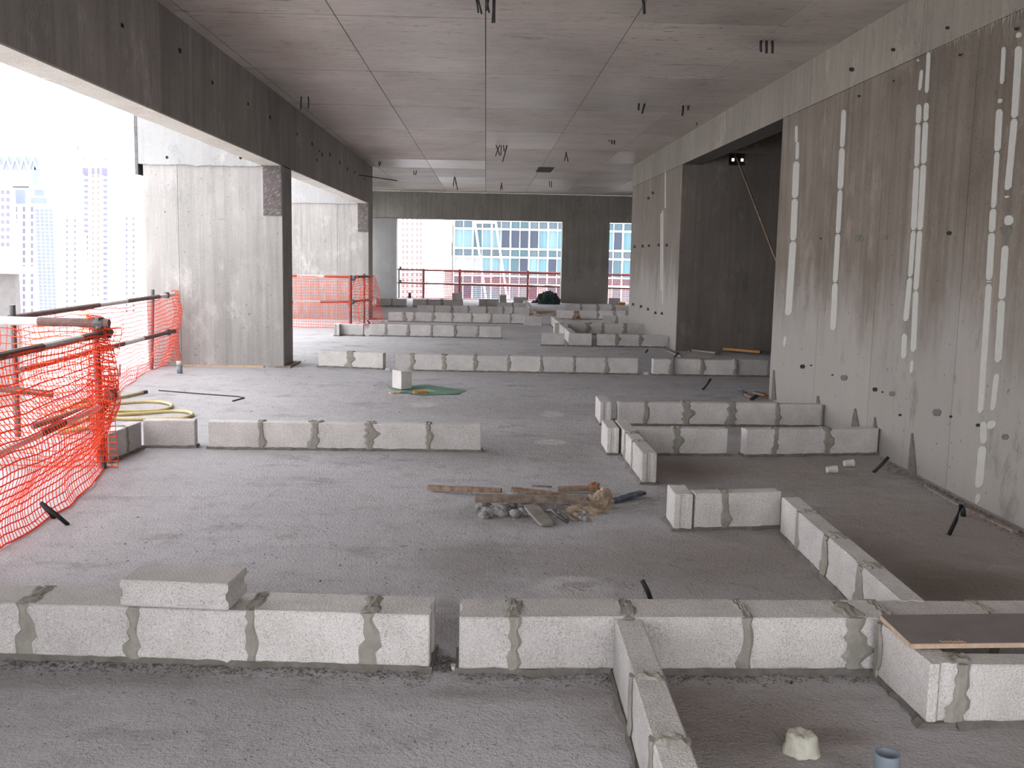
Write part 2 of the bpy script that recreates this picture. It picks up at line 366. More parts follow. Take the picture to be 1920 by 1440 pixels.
def fin(name, y0, y1, seams, ply=True, mat=MP):
    root = bpy.data.objects.new(name, None); C.objects.link(root); root['kind'] = 'structure'
    box('wall_core', (XF, y0+.006, 0), (XB, y1, ZS), MSEAM, root)
    cs = [XF]+seams+[XB]
    for a, b_ in zip(cs, cs[1:]): box('wall_panel', (a+.002, y0, 0), (b_-.002, y0+.006, ZS-.02), mat, root)
    box('side_panel', (XB-.001, y0+.003, 0), (XB+.004, y1, ZS-.012), MBM, root)
    bm = bmesh.new()                               # upper pour, proud with a ragged foot
    f, bk = y0-.025, y1+.05; k = 40; rows = []
    for i in range(k+1):
        x = XF-.05 + (XBO-.002-XF+.05)*i/k; z = ZS-.03+.02*jag((x, y0, 0), 5)+.012*jag((x, 3, y0), 14)
        rows.append([bm.verts.new((x, f, z)), bm.verts.new((x, bk, z)), bm.verts.new((x, bk, ZC+.9)), bm.verts.new((x, f, ZC+.9))])
    for a, b_ in zip(rows, rows[1:]):
        for q in range(4): bm.faces.new((a[q], a[(q+1) % 4], b_[(q+1) % 4], b_[q]))
    bm.faces.new(rows[0]); bm.faces.new(rows[-1][::-1])
    link('upper_pour', bm_mesh(bm), MPU if mat is MP else mat, root)
    box('edge_formwork_strip', (XF-.09, y0-.03, ZS-.16), (XF-.052, y1, ZC+.9), MSTL, root)
    if ply:
        box('plywood_patch', (XB-.235, y0-.012, ZS-.64), (XB-.004, y0, ZS-.012), MPLP, root)
    return root
f1 = fin('wall_fin_near', 13.07, 13.7, [-3.93])
f2 = fin('wall_fin_far', 22.6, 23.4, [-4.1, -3.3])
box('column_foot_board', (XB-.1, 13.0, 0), (XB+.1, 13.75, .02), MWD1, f1); box('foot_batten', (XB-1.35, 13.03, 0), (XB-.25, 13.07, .022), MPLE, f1)
# hall parts out of view; some walls are added to cut daylight
box('wall_added_shade_left', (XBO, 1.6, 0), (XB, 4.3, ZS), MBM, kind='structure')  # unseen wall added to keep daylight from the left off the near floor
box('wall_added_shade_far_right', (6.5, YE, 0), (6.8, YBK+.5, ZC), MBM, kind='structure'); box('wall_core_end', (XR+.3, YE-.3, 0), (6.5, YE, ZC), MBM, kind='structure')  # the far right wall is unseen, added to dim the far end
box('wall_added_shade_far_left', (XL-.2, 25.2, 0), (XL, 30.0, ZC), MBM, kind='structure')  # added out of view to reduce the light on the far blocks
box('trim_far_left_beam', (XL, 23.4, ZS), (XL+.25, YBK, ZC), MBM, kind='structure')
# back frame
bb = panelled('trim_back_beam', 'y', YBK, .5, XL, 6.5, ZS, ZC, [-3.2, -1.6, .62, 2.1, 3.9, 5.2], MPB, part='beam_panel')
for nm, a, b_ in (('wall_back_column_left', 690, 743), ('wall_back_column_centre', 1053, 1141)):
    xa = yp(a, 500, YBK).x if a > 700 else XL; xb_ = yp(b_, 500, YBK).x
    o = box(nm, (xa, YBK-.02, 0), (xb_, YBK+.5, ZS), MPB if a > 700 else MPU, kind='structure')
box('wall_back_column_right', (5.0, YBK-.02, 0), (6.5, YBK+.5, ZS), MPB, kind='structure')

# ------------------------------------------------------------------ block courses
_bc = {}
def block_mesh(L, T, fine):
    key = (round(L, 2), T, fine)
    if key in _bc: return _bc[key]
    L = key[0]; g = .010 if L > .15 else 0
    a, b_, c = T*.30, T*.42, T*.62
    pl = [(0, 0), (L, 0), (L, a), (L-g, b_), (L-g, c), (L, T*.74), (L, T), (0, T), (0, T*.74), (g, c), (g, b_), (0, a)]
    if not g: pl = [(0, 0), (L, 0), (L, T), (0, T)]
    bm = bmesh.new(); lo = [bm.verts.new((x, y, 0)) for x, y in pl]; hi = [bm.verts.new((x, y, .2)) for x, y in pl]
    bm.faces.new(lo[::-1]); bm.faces.new(hi)
    n = len(pl)
    for i in range(n): bm.faces.new((lo[i], lo[(i+1) % n], hi[(i+1) % n], hi[i]))
    if fine:
        def on(v, k, q): return abs(v.co[k]-q) < 1e-5
        es = [e for e in bm.edges if (all(on(v, 2, .2) for v in e.verts) and any(all(on(v, 1, q) for v in e.verts) for q in (0, T))) or any(all(on(v, 0, a) and on(v, 1, b_) for v in e.verts) for a in (0, L) for b_ in (0, T))]
        bmesh.ops.bevel(bm, geom=es, offset=.005, segments=1, affect='EDGES', clamp_overlap=False)
    me = bm_mesh(bm, 'concrete_block'); me.materials.append(MB); _bc[key] = me
    return me
_mc = {}
def mortar_mesh(T, kind, var):
    key = (T, kind, var)
    if key in _mc: return _mc[key]
    rr = random.Random(var*31+int(T*100)+(7 if kind == 'joint' else 0))
    bm = bmesh.new(); nzs = 9
    wl = [.010+rr.random()*.022 for _ in range(nzs)]; wr = [.010+rr.random()*.022 for _ in range(nzs)]
    if rr.random() < .5:
        k = rr.choice((2, 3, 4, 5)); 
        for i in range(nzs): wr[i] += .030*math.exp(-((i-k)/1.6)**2)
    if rr.random() < .4:
        for i in range(nzs): wl[i] += .02*math.exp(-((i-1)/1.6)**2)
    rows = []
    for i in range(nzs):
        z = .004+.199*i/(nzs-1)
        ring = [(-wl[i], -.0015), (-wl[i]*.55, -.006-rr.random()*.003), (.0, -.007), (wr[i]*.55, -.006-rr.random()*.003), (wr[i], -.0015), (.006, .012),
                (.006, T-.012), (wl[i], T+.0015), (0, T+.006), (-wr[i], T+.0015), (-.006, T-.012), (-.006, .012)]
        rows.append([bm.verts.new((x, y, z)) for x, y in ring])
    for a, b_ in zip(rows, rows[1:]):
        for k in range(12): bm.faces.new((a[k], a[(k+1) % 12], b_[(k+1) % 12], b_[k]))
    bm.faces.new(rows[0][::-1]); bm.faces.new(rows[-1])
    # lumpy smear on the top
    for q in range(2):
        nx, ny = 7, 7; ex = .022+rr.random()*.02; gx = []
        oy = rr.uniform(-.1, .1)*T; sk = rr.uniform(-.3, .3)
        for i in range(nx):
            row = []
            for j in range(ny):
                u, v = i/(nx-1)*2-1, j/(ny-1)*2-1
                edge = max(abs(u), abs(v)); rr_ = 1+rr.uniform(-.22, .22)
                z = .2005 + (0 if edge > .99 else (.004+rr.random()*.012))
                row.append(bm.verts.new((u*ex*rr_+sk*v*.03, T/2+oy*.3+v*T*.46*(1+rr.uniform(-.12, .04)), z)))
            gx.append(row)
        for i in range(nx-1):
            for j in range(ny-1): bm.faces.new((gx[i][j], gx[i+1][j], gx[i+1][j+1], gx[i][j+1]))
        if q == 0 and rr.random() < .6: break
    me = bm_mesh(bm, 'mortar_joint'); me.materials.append(MM); _mc[key] = me
    return me

def course(label, P0, P1, ts, T, fine=True, end0=True, end1=True, group=None, recess=None, bed=True, lift=.012, gap=.014, skip=()):
    """one mortared course; P0->P1 is its bottom front edge, its body lies to the left of that direction; ts = distances of the joints"""
    d = (P1-P0); L = d.xy.length; rz = math.atan2(d.y, d.x)
    root = empty('block_wall', (P0.x, P0.y, 0), label, 'block wall', group, rz)
    ed = [0]+list(ts)+[L]
    for i, (a, b_) in enumerate(zip(ed, ed[1:])):
        if i in skip: continue
        ga = gap/2 if a > 0 else 0; gb = gap/2 if b_ < L else 0
        l_ = b_-a-ga-gb
        if l_ < .02: continue
        me = block_mesh(max(.03, l_), T, fine)
        o = link('concrete_block', me, None, root, (a+ga, R.uniform(-.003, .003)+(recess or {}).get(i, 0), lift))
        o.scale = (l_/max(.03, round(l_, 2)), 1, 1+R.uniform(-.012, .012)); o.rotation_euler = (R.uniform(-.006, .006), R.uniform(-.004, .004), R.uniform(-.006, .006))
    for t in ts:
        o = link('mortar_joint', mortar_mesh(T, 'joint', R.randrange(9)), None, root, (t, 0, lift-.002)); o.scale = (R.uniform(.8, 1.15) if R.random() < .6 else R.uniform(1.2, 1.7), 1, 1)
    if bed:
        bm = bmesh.new(); n = max(6, int(L/.035)); lo = []
        for i in range(n+1):
            x = -.012+(L+.024)*i/n
            f = -.006-.045*max(0, jag((x+P0.x*3, P0.y, 0), 7))-.014*R.random()**2; b2 = T+.010+.022*max(0, jag((x, P0.y+5, 2), 9))+.01*R.random()
            lo.append([bm.verts.new((x, f, .0)), bm.verts.new((x, f*.35, lift+.006+.006*R.random())), bm.verts.new((x, .006, lift+.003)), bm.verts.new((x, T-.006, lift+.003)), bm.verts.new((x, T-(f*.35), lift+.005)), bm.verts.new((x, b2, 0))])
        for a, b_ in zip(lo, lo[1:]):
            for k in range(6): bm.faces.new((a[k], a[(k+1) % 6], b_[(k+1) % 6], b_[k]))
        bm.faces.new(lo[0]); bm.faces.new(lo[-1][::-1])
        link('mortar_bed', bm_mesh(bm), MMW, root)
    return root
def crs(label, a, b_, js, T=.1, z=0.0, **kw):
    """a, b_: where the two ends stand in the photograph; js: x of the joints there"""
    P0, P1 = gp(*a, z), gp(*b_, z); P0.z = P1.z = 0; d = (P1-P0).normalized(); ts = []
    for x in js:
        y = a[1]+(b_[1]-a[1])*(x-a[0])/(b_[0]-a[0]); ts.append((gp(x, y, z).xy-P0.xy).dot(d.xy))
    return course(label, P0, P1, ts, T, **kw)

zt = .213
crs('front block course running off the bottom corner under the loose block, ending at a cut half block', (-165, 1229), (805, 1258), [48, 253, 472, 690], .2)
A0 = gp(860, 1262); A1 = gp(2080, 1262)
crs('front block course on the core side with the narrow wall butting into it', (860, 1262), (2080, 1262), [963, 1176, 1397, 1598, 1660, 1860], .2)
# narrow course coming towards the viewer
a = gp(1155, 1173, zt); b_ = gp(1185, 1267, zt); dd = (b_-a).normalized(); ya = A0.y-.012
P0 = Vector((a.x, ya, 0)); P1 = P0+Vector((dd.x, dd.y, 0))*1.75
course('narrow block course running towards the viewer from the front course', P0, P1, [(b_.xy-P0.xy).length, (b_.xy-P0.xy).length+.415, (b_.xy-P0.xy).length+.83], .1)
# diagonal-looking narrow course between front course and the stub
a = gp(1467, 932, zt); b_ = gp(1612, 1060, zt); P0 = Vector((a.x, a.y, 0)); dd = (b_.xy-a.xy).normalized()
Lb = (P0.y-(A0.y+.215))/abs(dd.y)
tj = [(gp(x, y, zt).xy-P0.xy).dot(dd) for x, y in ((1500, 959), (1552, 1003), (1612, 1060))]
course('narrow pale block course receding from the front course to the stub with a grooved end', P0, P0+Vector((dd.x, dd.y, 0))*Lb, tj, .1)
# stub with end block turned
crs('short block stub joined to the receding narrow course', (1301, 995), (1463, 991), [1358], .1)
e0 = gp(1248, 984); e1 = gp(1262, 996)
course('grooved half block set end-on at the free end of the short stub', Vector((e1.x, e1.y+.235, 0)), Vector((e1.x, e1.y, 0)), [], .105)
# boxed corner at the near right
c0 = gp(1739, 1362); k0 = gp(1752, 1259, zt)
Pn = Vector(((c0.x+k0.x)/2, c0.y, 0))
course('single pale block set end-on below the plywood sheet', Vector((Pn.x-.02, A0.y-.014, 0)), Pn, [(A0.y-.014-Pn.y)*.04], .1)
course('near block course with mortared corner at the frame edge', Pn+Vector((.112, .002, 0)), Pn+Vector((1.3, .01, 0)), [.415, .83], .1)
o = link('mortar_joint', mortar_mesh(.1, 'joint', 3), None, bpy.data.objects[[o.name for o in C.objects if o.get('label') == 'near block course with mortared corner at the frame edge'][0]], (.0, 0, .01)); o.scale = (1.15, 1, 1)
# second line
crs('pale concrete blocks in line beyond the debris, left of centre', (390, 842), (902, 848), [490, 590, 693, 802])
crs('single pale block beside the corner near the netting', (269, 840), (366, 840), [])
a = gp(204, 869); b_ = gp(266, 842); course('two-block return course beside the netting post', a, b_, [(gp(235, 853.5).xy-a.xy).length], .1)
# middle right group
crs('five-block course ending at the core wall, farther of the pair', (1158, 798), (1538, 801), [1210, 1285, 1371.5, 1456])
a = gp(1125, 797); course('grooved block set end-on at the free end of the farther five-block course', Vector((a.x+.0, a.y+.40, 0)), Vector((a.x, a.y, 0)), [], .105, fine=True)
crs('two-block course crossing the narrow return near the core wall', (1167, 854), (1363, 855), [1267])
crs('three-block course ending at the core wall, nearer of the pair', (1397, 857), (1645, 853), [1453, 1549])
a = gp(1138, 853); course('grooved block set end-on left of the narrow return', Vector((a.x, a.y+.38, 0)), Vector((a.x, a.y, 0)), [], .095)
a = gp(1153, 787, zt); b_ = gp(1205, 850, zt); P0 = Vector((a.x, a.y, 0)); P1 = Vector((b_.x, b_.y, 0))
course('narrow return of blocks with its grooved end towards the viewer', P0, P1, [(P1-P0).length*.42, (P1-P0).length*.68], .1)
# third line
crs('two-block piece of the third line beside the gap', (597, 688), (718, 693), [655], .12)
crs('long even course of eight pale blocks in the third line', (742, 695), (1196, 703), [772, 832, 890, 953, 1014, 1076, 1136], .12)
crs('broken end of the third line by the recess, with one block set back', (1224, 704), (1441, 707), [1259, 1316, 1379], .13, recess={1: .06, 3: .04})
# fourth line
crs('six-block course of the fourth line, free end at centre', (693, 630), (940, 635), [723, 765, 809, 852, 896])
crs('single dark block of the fourth line by the net', (638, 629), (681, 630), [])
a = gp(626, 630); course('grooved block end-on beside the net in the fourth line', Vector((a.x, a.y+.4, 0)), Vector((a.x, a.y, 0)), [], .1, fine=False)
crs('fifth line of blocks seen beyond the fourth', (728, 603), (992, 608), [758, 776, 811, 848, 884, 921, 957], fine=False)
crs('sixth line of blocks, only its upper half showing', (782, 588), (992, 592), [814, 847, 878, 912, 943, 962], fine=False)
crs('far two-block course close to the back column', (706, 574), (762, 575), [735], fine=False)
crs('far three-block course below the back opening', (774, 575), (857, 576.5), [801, 828], fine=False)
crs('short far course with a darker block near the lumber', (932, 582), (985, 583), [961], fine=False)
crs('far narrow return behind the lumber pile', (999, 590), (988, 577), [], fine=False)
# right-hand cluster far
crs('far course by the core wall, hindmost of its cluster', (1060, 585), (1172, 587), [1089, 1120, 1150], fine=False)
crs('dark single block behind the far rubbish', (1043, 598), (1075, 599), [], fine=False)
crs('far three-block course right of the rubbish gap', (1087, 599), (1172, 600), [1120, 1152], fine=False)
crs('far two-block course touching the core wall', (1130, 609.5), (1188, 611), [1156], fine=False)
crs('four-block course ending at the core wall corner strip', (1066, 627), (1216, 628.5), [1101, 1130, 1172], fine=False)
crs('block left of the cross wall in the nearest far course', (1015, 648), (1057, 649), [], fine=False)
crs('block right of the cross wall in the nearest far course', (1066, 649), (1109, 650), [], fine=False)
crs('three-block end of the nearest far course by the core wall', (1120, 650), (1246, 652), [1156, 1200], fine=False)
a = gp(1033, 591.5, zt); b_ = gp(1058, 614, zt); P0 = Vector((a.x, a.y, 0)); P1 = Vector((b_.x, gp(1061, 648).y, 0))
course('long narrow course receding between the two halves of the far cluster', P0, P1, [(P1-P0).length*k for k in (.25, .5, .75)], .1, fine=False)
crs('cut block stub in the far cluster', (1040, 626), (1054, 626), [], fine=False)

# loose blocks
def loose(label, p, L, T, rz, mat_up=None, lay=False, z=0, Hs=1, stand=False, group=None):
    o = link('concrete_block', block_mesh(L, T, True), None, None, (p.x, p.y, z)); o.rotation_euler = (0, 0, rz)
    if lay: o.rotation_euler = (math.radians(90), 0, rz); 
    if stand: o.rotation_euler = (0, math.radians(-90), rz)
    o.scale.z = Hs
    return tag(o, label, 'block', group)
t0 = gp(226, 1138, zt+.012); t1 = gp(429, 1147, zt+.012); rz = math.atan2(t1.y-t0.y, t1.x-t0.x)
# a flat-laid block on the front course: 0.2 m deep and 0.1 m tall, grooves run along its end
lo = loose('loose concrete block lying flat on top of the front block course', t0, (t1-t0).xy.length, .1, rz, z=zt+.014)
lo.rotation_euler = (math.radians(90), 0, rz); lo.location = (t0.x-math.sin(rz)*.2, t0.y+math.cos(rz)*.2, zt+.014)
p = gp(752, 732); lo = loose('square cut block standing on the green sheet at centre', p, .16, .2, math.radians(52), z=.012); lo.data = block_mesh(.14, .2, True)
lo.location = (p.x, p.y, .012); lo.rotation_euler = (0, 0, math.radians(35))
p = gp(982, 610); loose('loose grey block on the floor left of the receding narrow course', p, .40, .15, .02)
p = gp(848, 577); loose('cut block at the end of the far three-block course, under the stacked one', p, .30, .15, 0)
p = gp(848, 577); lo = loose('block stacked on the end of the far three-block course', p, .28, .15, .03, z=.205)
p = gp(898, 573.5); loose('narrow block of the pair standing below the back opening', p, .2, .1, .04, Hs=1.0)
p = gp(910, 573.5); loose('wider block of the pair standing below the back opening', p, .40, .12, 0)
p = gp(937, 573); loose('tipped block standing upright beyond the pair below the back opening', p, .2, .1, .1, z=0, Hs=1.6)
p = gp(963, 569); loose('loose dark block alone on the floor at the back opening', p, .42, .15, 0)
p = gp(1142, 570.5); loose('dark loose block in the narrow opening beside the back column', p, .36, .15, 0)

exec_parts = []
# ------------------------------------------------------------------ railings and nets
def pipe(name, a, b_, r, mats, bands, parent, n=10):
    """a scaffold tube painted in bands: bands = [(t0, t1, slot)]"""
    off = Vector(parent.location); a = Vector(a)-off; b_ = Vector(b_)-off
    bm = bmesh.new()
    for t0, t1, mi in bands: add_tube(bm, [a.lerp(b_, t0), a.lerp(b_, t1)], r, n, mi)
    return link(name, bm_mesh(bm, name, False), mats, parent)
PM = [MBRN, MWHT, MRED, MSTL]
def coupler(p, parent, r=.034, ax=(1, 0, 0)):
    off = Vector(parent.location); p = Vector(p)-off; ax = Vector(ax)
    bm = bmesh.new(); add_tube(bm, [p-ax*.03, p+ax*.03], r, 8); add_tube(bm, [p+Vector((0, 0, -.035)), p+Vector((0, 0, .04))], r*.8, 8)
    add_tube(bm, [p+Vector((.01, -.05, .03)), p+Vector((.01, .05, .03))], .009, 6)
    return link('coupler', bm_mesh(bm), MSTL, parent)
def net(label, S, nu, nv, r=.0032, mat=MNET, wob=.012, seed=1):
    rr = random.Random(seed); G = [[None]*(nv+1) for _ in range(nu+1)]
    for i in range(nu+1):
        for j in range(nv+1):
            u, v = i/nu, j/nv; p = Vector(S(u, v))
            p += Vector((jag((p.x*2, p.y*2, p.z*2+seed), 1.3), jag((p.x*2+9, p.y*2, p.z*2), 1.3), .6*jag((p.x*2, p.y*2+7, p.z*3), 1.5)))*wob*2
            p += Vector((rr.uniform(-1, 1), rr.uniform(-1, 1), rr.uniform(-1, 1)))*wob*.14
            if p.z < .006: p.z = .006
            G[i][j] = p
    bm = bmesh.new()
    for j in range(nv+1): add_tube(bm, [G[i][j] for i in range(nu+1)], r*(1.6 if j in (0, nv) else 1.25), 3, cap=False)
    for i in range(nu+1): add_tube(bm, [G[i][j] for j in range(nv+1)], r*.75, 3, cap=False)
    o = link('safety_net', bm_mesh(bm), mat); return tag(o, label, 'net')
lerp = lambda a, b, t: Vector(a)*(1-t)+Vector(b)*t
# near railing: corner post and rails
cp0 = gp(190, 878); XN = cp0.x
top1 = xp(205, 623, XN+.03); n1 = xp(0, 668, XN+.03); dirn = (n1-top1)
r1 = empty('guard_rail', (cp0.x, cp0.y, 0), 'near scaffold tube railing with corner post under orange netting', 'railing')
ctop = Vector((cp0.x-.01, cp0.y, top1.z+.06))
pipe('post', (cp0.x+.012, cp0.y, 0), ctop, .0245, PM, [(0, .3, 3), (.3, .55, 0), (.55, 1, 3)], r1)
pe = top1+dirn*1.9; s0 = top1-dirn.normalized()*.02
pipe('rail', s0, pe, .0245, PM, [(0, .17, 0), (.17, .36, 1), (.36, .75, 0), (.75, 1, 1)], r1)
m1 = xp(197, 757, XN+.03); m2 = xp(0, 848, XN+.03); pe2 = m1+(m2-m1)*1.9
pipe('rail', m1, pe2, .0245, PM, [(0, .05, 2), (.05, .24, 1), (.24, .36, 0), (.36, .6, 1), (.6, 1, 0)], r1)
# transverse rails at the corner
q0 = yp(205, 606, cp0.y-.03); q1 = yp(0, 601, cp0.y-.03); q2 = q0+(q1-q0)*1.25
pipe('rail', q0, q2, .030, PM, [(0, .52, 0), (.52, 1, 1)], r1)
u0 = yp(98, 739, cp0.y+.03); u1 = yp(-40, 724, cp0.y+.03); pipe('rail', u0, u1, .0245, PM, [(0, 1, 0)], r1)
pipe('rail', yp(196, 755, cp0.y+.04), yp(60, 800, cp0.y-.4), .02, PM, [(0, 1, 0)], r1)
for q in (q0+Vector((-.07, 0, 0)), top1+dirn.normalized()*.06, m1+Vector((0, -.04, 0))): coupler(q, r1)
coupler(yp(207, 740, cp0.y-.03), r1, .045)
far_post = Vector((q2.x+.02, cp0.y, 0)); pipe('post', far_post, far_post+Vector((0, 0, 1.05)), .0245, PM, [(0, 1, 3)], r1)
# second railing along the slab edge to the near fin
e_t0 = yp(326, 552, 13.0); e_t1 = yp(18, 596, 7.95); e_l0 = yp(328, 620, 13.0); e_l1 = yp(42, 693, 8.1)
r2 = empty('guard_rail', (e_t0.x, e_t0.y, 0), 'scaffold tube railing along the slab edge ending at the near concrete fin', 'railing')
pipe('rail', e_t0, e_t0+(e_t1-e_t0)*1.0, .0245, PM, [(0, .14, 1), (.14, .4, 0), (.4, .58, 1), (.58, 1, 0)], r2)
pipe('rail', e_l0, e_l0+(e_l1-e_l0)*1.0, .0245, PM, [(0, .3, 0), (.3, .45, 1), (.45, 1, 0)], r2)
pb = gp(284, 692); pt = yp(286, 543, pb.y); pipe('post', (pb.x, pb.y, 0), pt, .0245, PM, [(0, 1, 3)], r2)
pb2 = Vector((e_t1.x, e_t1.y+.05, 0)); pipe('post', pb2, pb2+Vector((0, 0, 1.05)), .0245, PM, [(0, 1, 3)], r2)
sb = gp(224, 706); pipe('post', (sb.x, sb.y, 0), yp(225, 683, sb.y), .012, PM, [(0, 1, 3)], r2)
for q in (e_t0.lerp(e_t1, .07), e_l0.lerp(e_l1, .07)): coupler(q, r2, .036)

# net A: hangs from the near rail, spreads inwards on the floor, wraps the corner
bA = [gp(196, 872), gp(170, 912), gp(130, 952), gp(60, 995), gp(0, 1032)]; bA.append(bA[-1]+(bA[-1]-bA[-2])*1.6)
def poly(pts, u):
    t = u*(len(pts)-1); i = min(int(t), len(pts)-2); return pts[i].lerp(pts[i+1], t-i)
def SA(u, v):
    tp = top1.lerp(pe, u*.92)+Vector((.03, 0, .0)); bt = poly(bA, u); p = tp.lerp(bt, v)
    p.x += .10*math.sin(math.pi*v)*(.3+u) - .05*math.sin(3*math.pi*v); p.z -= .03*math.sin(math.pi*u)*math.sin(math.pi*v); return p
net('orange safety net hanging from the near rail and trailing on the floor', SA, 60, 20, .0038, wob=.016, seed=3)
def SA2(u, v):
    tp = (q0+Vector((.02, .05, -.02))).lerp(q2+Vector((0, .05, -.02)), u); p = Vector((tp.x, tp.y, tp.z*(1-v)+.005*v)); p.y -= .12*math.sin(math.pi*v)*math.sin(3*u+1); return p
net('orange safety net across the corner behind the near rail', SA2, 22, 22, .0036, wob=.03, seed=5)
# bunched part round the corner post
def SA3(u, v):
    a = -1.9+u*4.6; rad = .045+.055*math.sin(math.pi*min(1, v*1.15))**2; z = 1.0*(1-v)+.06; return (cp0.x+math.cos(a)*rad+.02*v, cp0.y-.02+math.sin(a)*rad*.9, z)
net('bunched orange netting wrapped round the corner post', SA3, 11, 26, .0042, wob=.03, seed=8)
bB = [gp(325, 684), gp(300, 688), gp(262, 704), gp(228, 734)]; eB = Vector((e_t1.x+.12, 8.1, 0)); bB += [bB[-1].lerp(eB, .5), eB]
def SB(u, v):
    tp = e_t0.lerp(e_t1, u); tp.z -= .06*math.sin(math.pi*min(1, u*1.3)); bt = poly(bB, u); p = tp.lerp(bt, v); p.x += .05*math.sin(math.pi*v); return p
net('orange safety net strung on the slab edge railing before the near fin', SB, 84, 19, .0032, wob=.02, seed=11)
def SB2(u, v):
    a = u*4.2-1; return (e_t0.x+.03+math.cos(a)*(.04+.03*v), e_t0.y-.06+math.sin(a)*.06, e_t0.z+.04-v*(e_t0.z-.03))
net('rolled end of orange netting against the near concrete fin', SB2, 9, 22, .0032, wob=.03, seed=12)
# railing and net around the far fin
g0 = gp(655, 606); gy = 20.1; k0 = yp(545, 517, gy); k1 = yp(657, 519, gy)
r3 = empty('guard_rail', (k1.x, gy, 0), 'red banded tube railing turning the corner at the far concrete fin', 'railing')
h1 = yp(697, 518, 22.3); l0 = yp(545, 566, gy); l1 = yp(655, 566, gy); h2 = yp(692, 562, 22.3)
kl = k1+(k0-k1)*1.9
pipe('rail', k1, kl, .0245, PM, [(0, .23, 2), (.23, .47, 1), (.47, .75, 2), (.75, 1, 1)], r3); pipe('rail', l1, l1+(l0-l1)*1.9, .0245, PM, [(0, .26, 2), (.26, .5, 1), (.5, .75, 2), (.75, 1, 1)], r3)
pipe('rail', k1, h1, .0245, PM, [(0, 1, 0)], r3); pipe('rail', l1, h2, .0245, PM, [(0, 1, 0)], r3)
pipe('post', (k1.x, gy, 0), k1+Vector((.0, 0, .03)), .03, PM, [(0, 1, 2)], r3); pm = k1.lerp(h1, .62); pipe('post', (pm.x, pm.y, 0), pm+Vector((0, 0, .06)), .0245, PM, [(0, 1, 0)], r3)
pipe('post', (kl.x, gy, 0), kl+Vector((.0, 0, .03)), .0245, PM, [(0, 1, 2)], r3)
coupler(k1+Vector((.06, .02, -.03)), r3, .05); coupler(l1+Vector((.06, .02, -.0)), r3, .05)
def SC(u, v):
    p = k1.lerp(kl, u); return (p.x, p.y-.03, p.z*(1-v)+.006)
net('orange safety net stretched flat before the far concrete fin', SC, 46, 18, .0042, wob=.012, seed=21)
w1 = gp(722, 603); w0 = gp(660, 608)
def SD(u, v):
    tp = k1.lerp(h1, u); bt = Vector((w0.x, gy, 0)).lerp(Vector((w1.x, w1.y, 0)), u); p = tp.lerp(bt, v**1.25); return (p.x+.03, p.y-.02, p.z)
net('orange netting gathered at the turn beside the far fin, spilling onto the floor', SD, 22, 18, .0045, wob=.06, seed=22)
# back railing
YR = 33.9
r4 = empty('guard_rail', (yp(748, 506, YR).x, YR, 0), 'long red tube railing across the back opening', 'railing')
for ya, yb in ((505, 516), (530, 541)):
    pipe('rail', yp(738, ya, YR), yp(1230, yb+1.5, YR), .03, PM, [(i/8, (i+1)/8, 2 if i % 2 else 0) for i in range(8)], r4)
for x, mi in ((748, 3), (794, 2), (862, 2), (990, 2), (1120, 2), (1215, 2)):
    tp = yp(x, 503+(x-748)*.017, YR-.03); pipe('post', (tp.x, YR-.03, 0), tp, .03 if mi == 3 else .04, PM, [(0, 1, mi)], r4)
for x, y in ((751, 502), (751, 527)): coupler(yp(x, y, YR-.08), r4, .05)
na, nb = yp(752, 505, YR), yp(1230, 515, YR)
def SE(u, v):
    p = na.lerp(nb, u); return (p.x, p.y+.03, p.z*(1-v)+.006)
MNF = m_net('pink_red_netting', (.62, .12, .12))
net('pale red safety net stretched across the back opening', SE, 150, 15, .0085, MNF, wob=.008, seed=31)

# ------------------------------------------------------------------ city outside
MBW = m_plain('white_tower_render', (.86, .84, .84), .9, .02, scale=.1); MBP = m_plain('peach_tower_render', (.62, .42, .30), .9, .03, scale=.1)
MWIN = m_plain('tower_window', (.165, .16, .22), .6, .1, scale=.1); MWIP = m_plain('tower_window_warm', (.23, .17, .17), .6, .1, scale=.1)
MGF = m_plain('white_mullion', (.80, .79, .78), .6, .02, scale=1); MBG = m_plain('grey_tower_render', (.26, .25, .24), .9, .05, scale=.1); MBL = m_plain('pale_blue_cladding', (.20, .23, .30), .7, .05, scale=.1)
MBEI = m_plain('beige_render', (.17, .155, .15), .9, .1, scale=.5)
def glass(name, c, rough=.25):
    m, nt, b = nodes(name); v = vec(nt, (14, 14, .35)); n1 = nz(nt, v, .25, 3, .6, .35, .65)
    finish(nt, b, mixc(nt, n1, tuple(x*.72 for x in c), c), rough, spec=.5); return m
GL = [glass('cyan_curtain_pane', (.075, .17, .20)), glass('pale_curtain_pane', (.12, .21, .235)), glass('teal_pane', (.035, .085, .105)), glass('navy_pane', (.015, .025, .05)), glass('grey_spandrel', (.055, .085, .105)), glass('white_curtain_pane', (.24, .25, .235))]
gr = box('ground_outside', (-900, 36, -101), (900, 1200, -100), m_plain('hazy_ground', (.72, .71, .70), .95, .1, scale=.05)); gr['kind'] = 'structure'
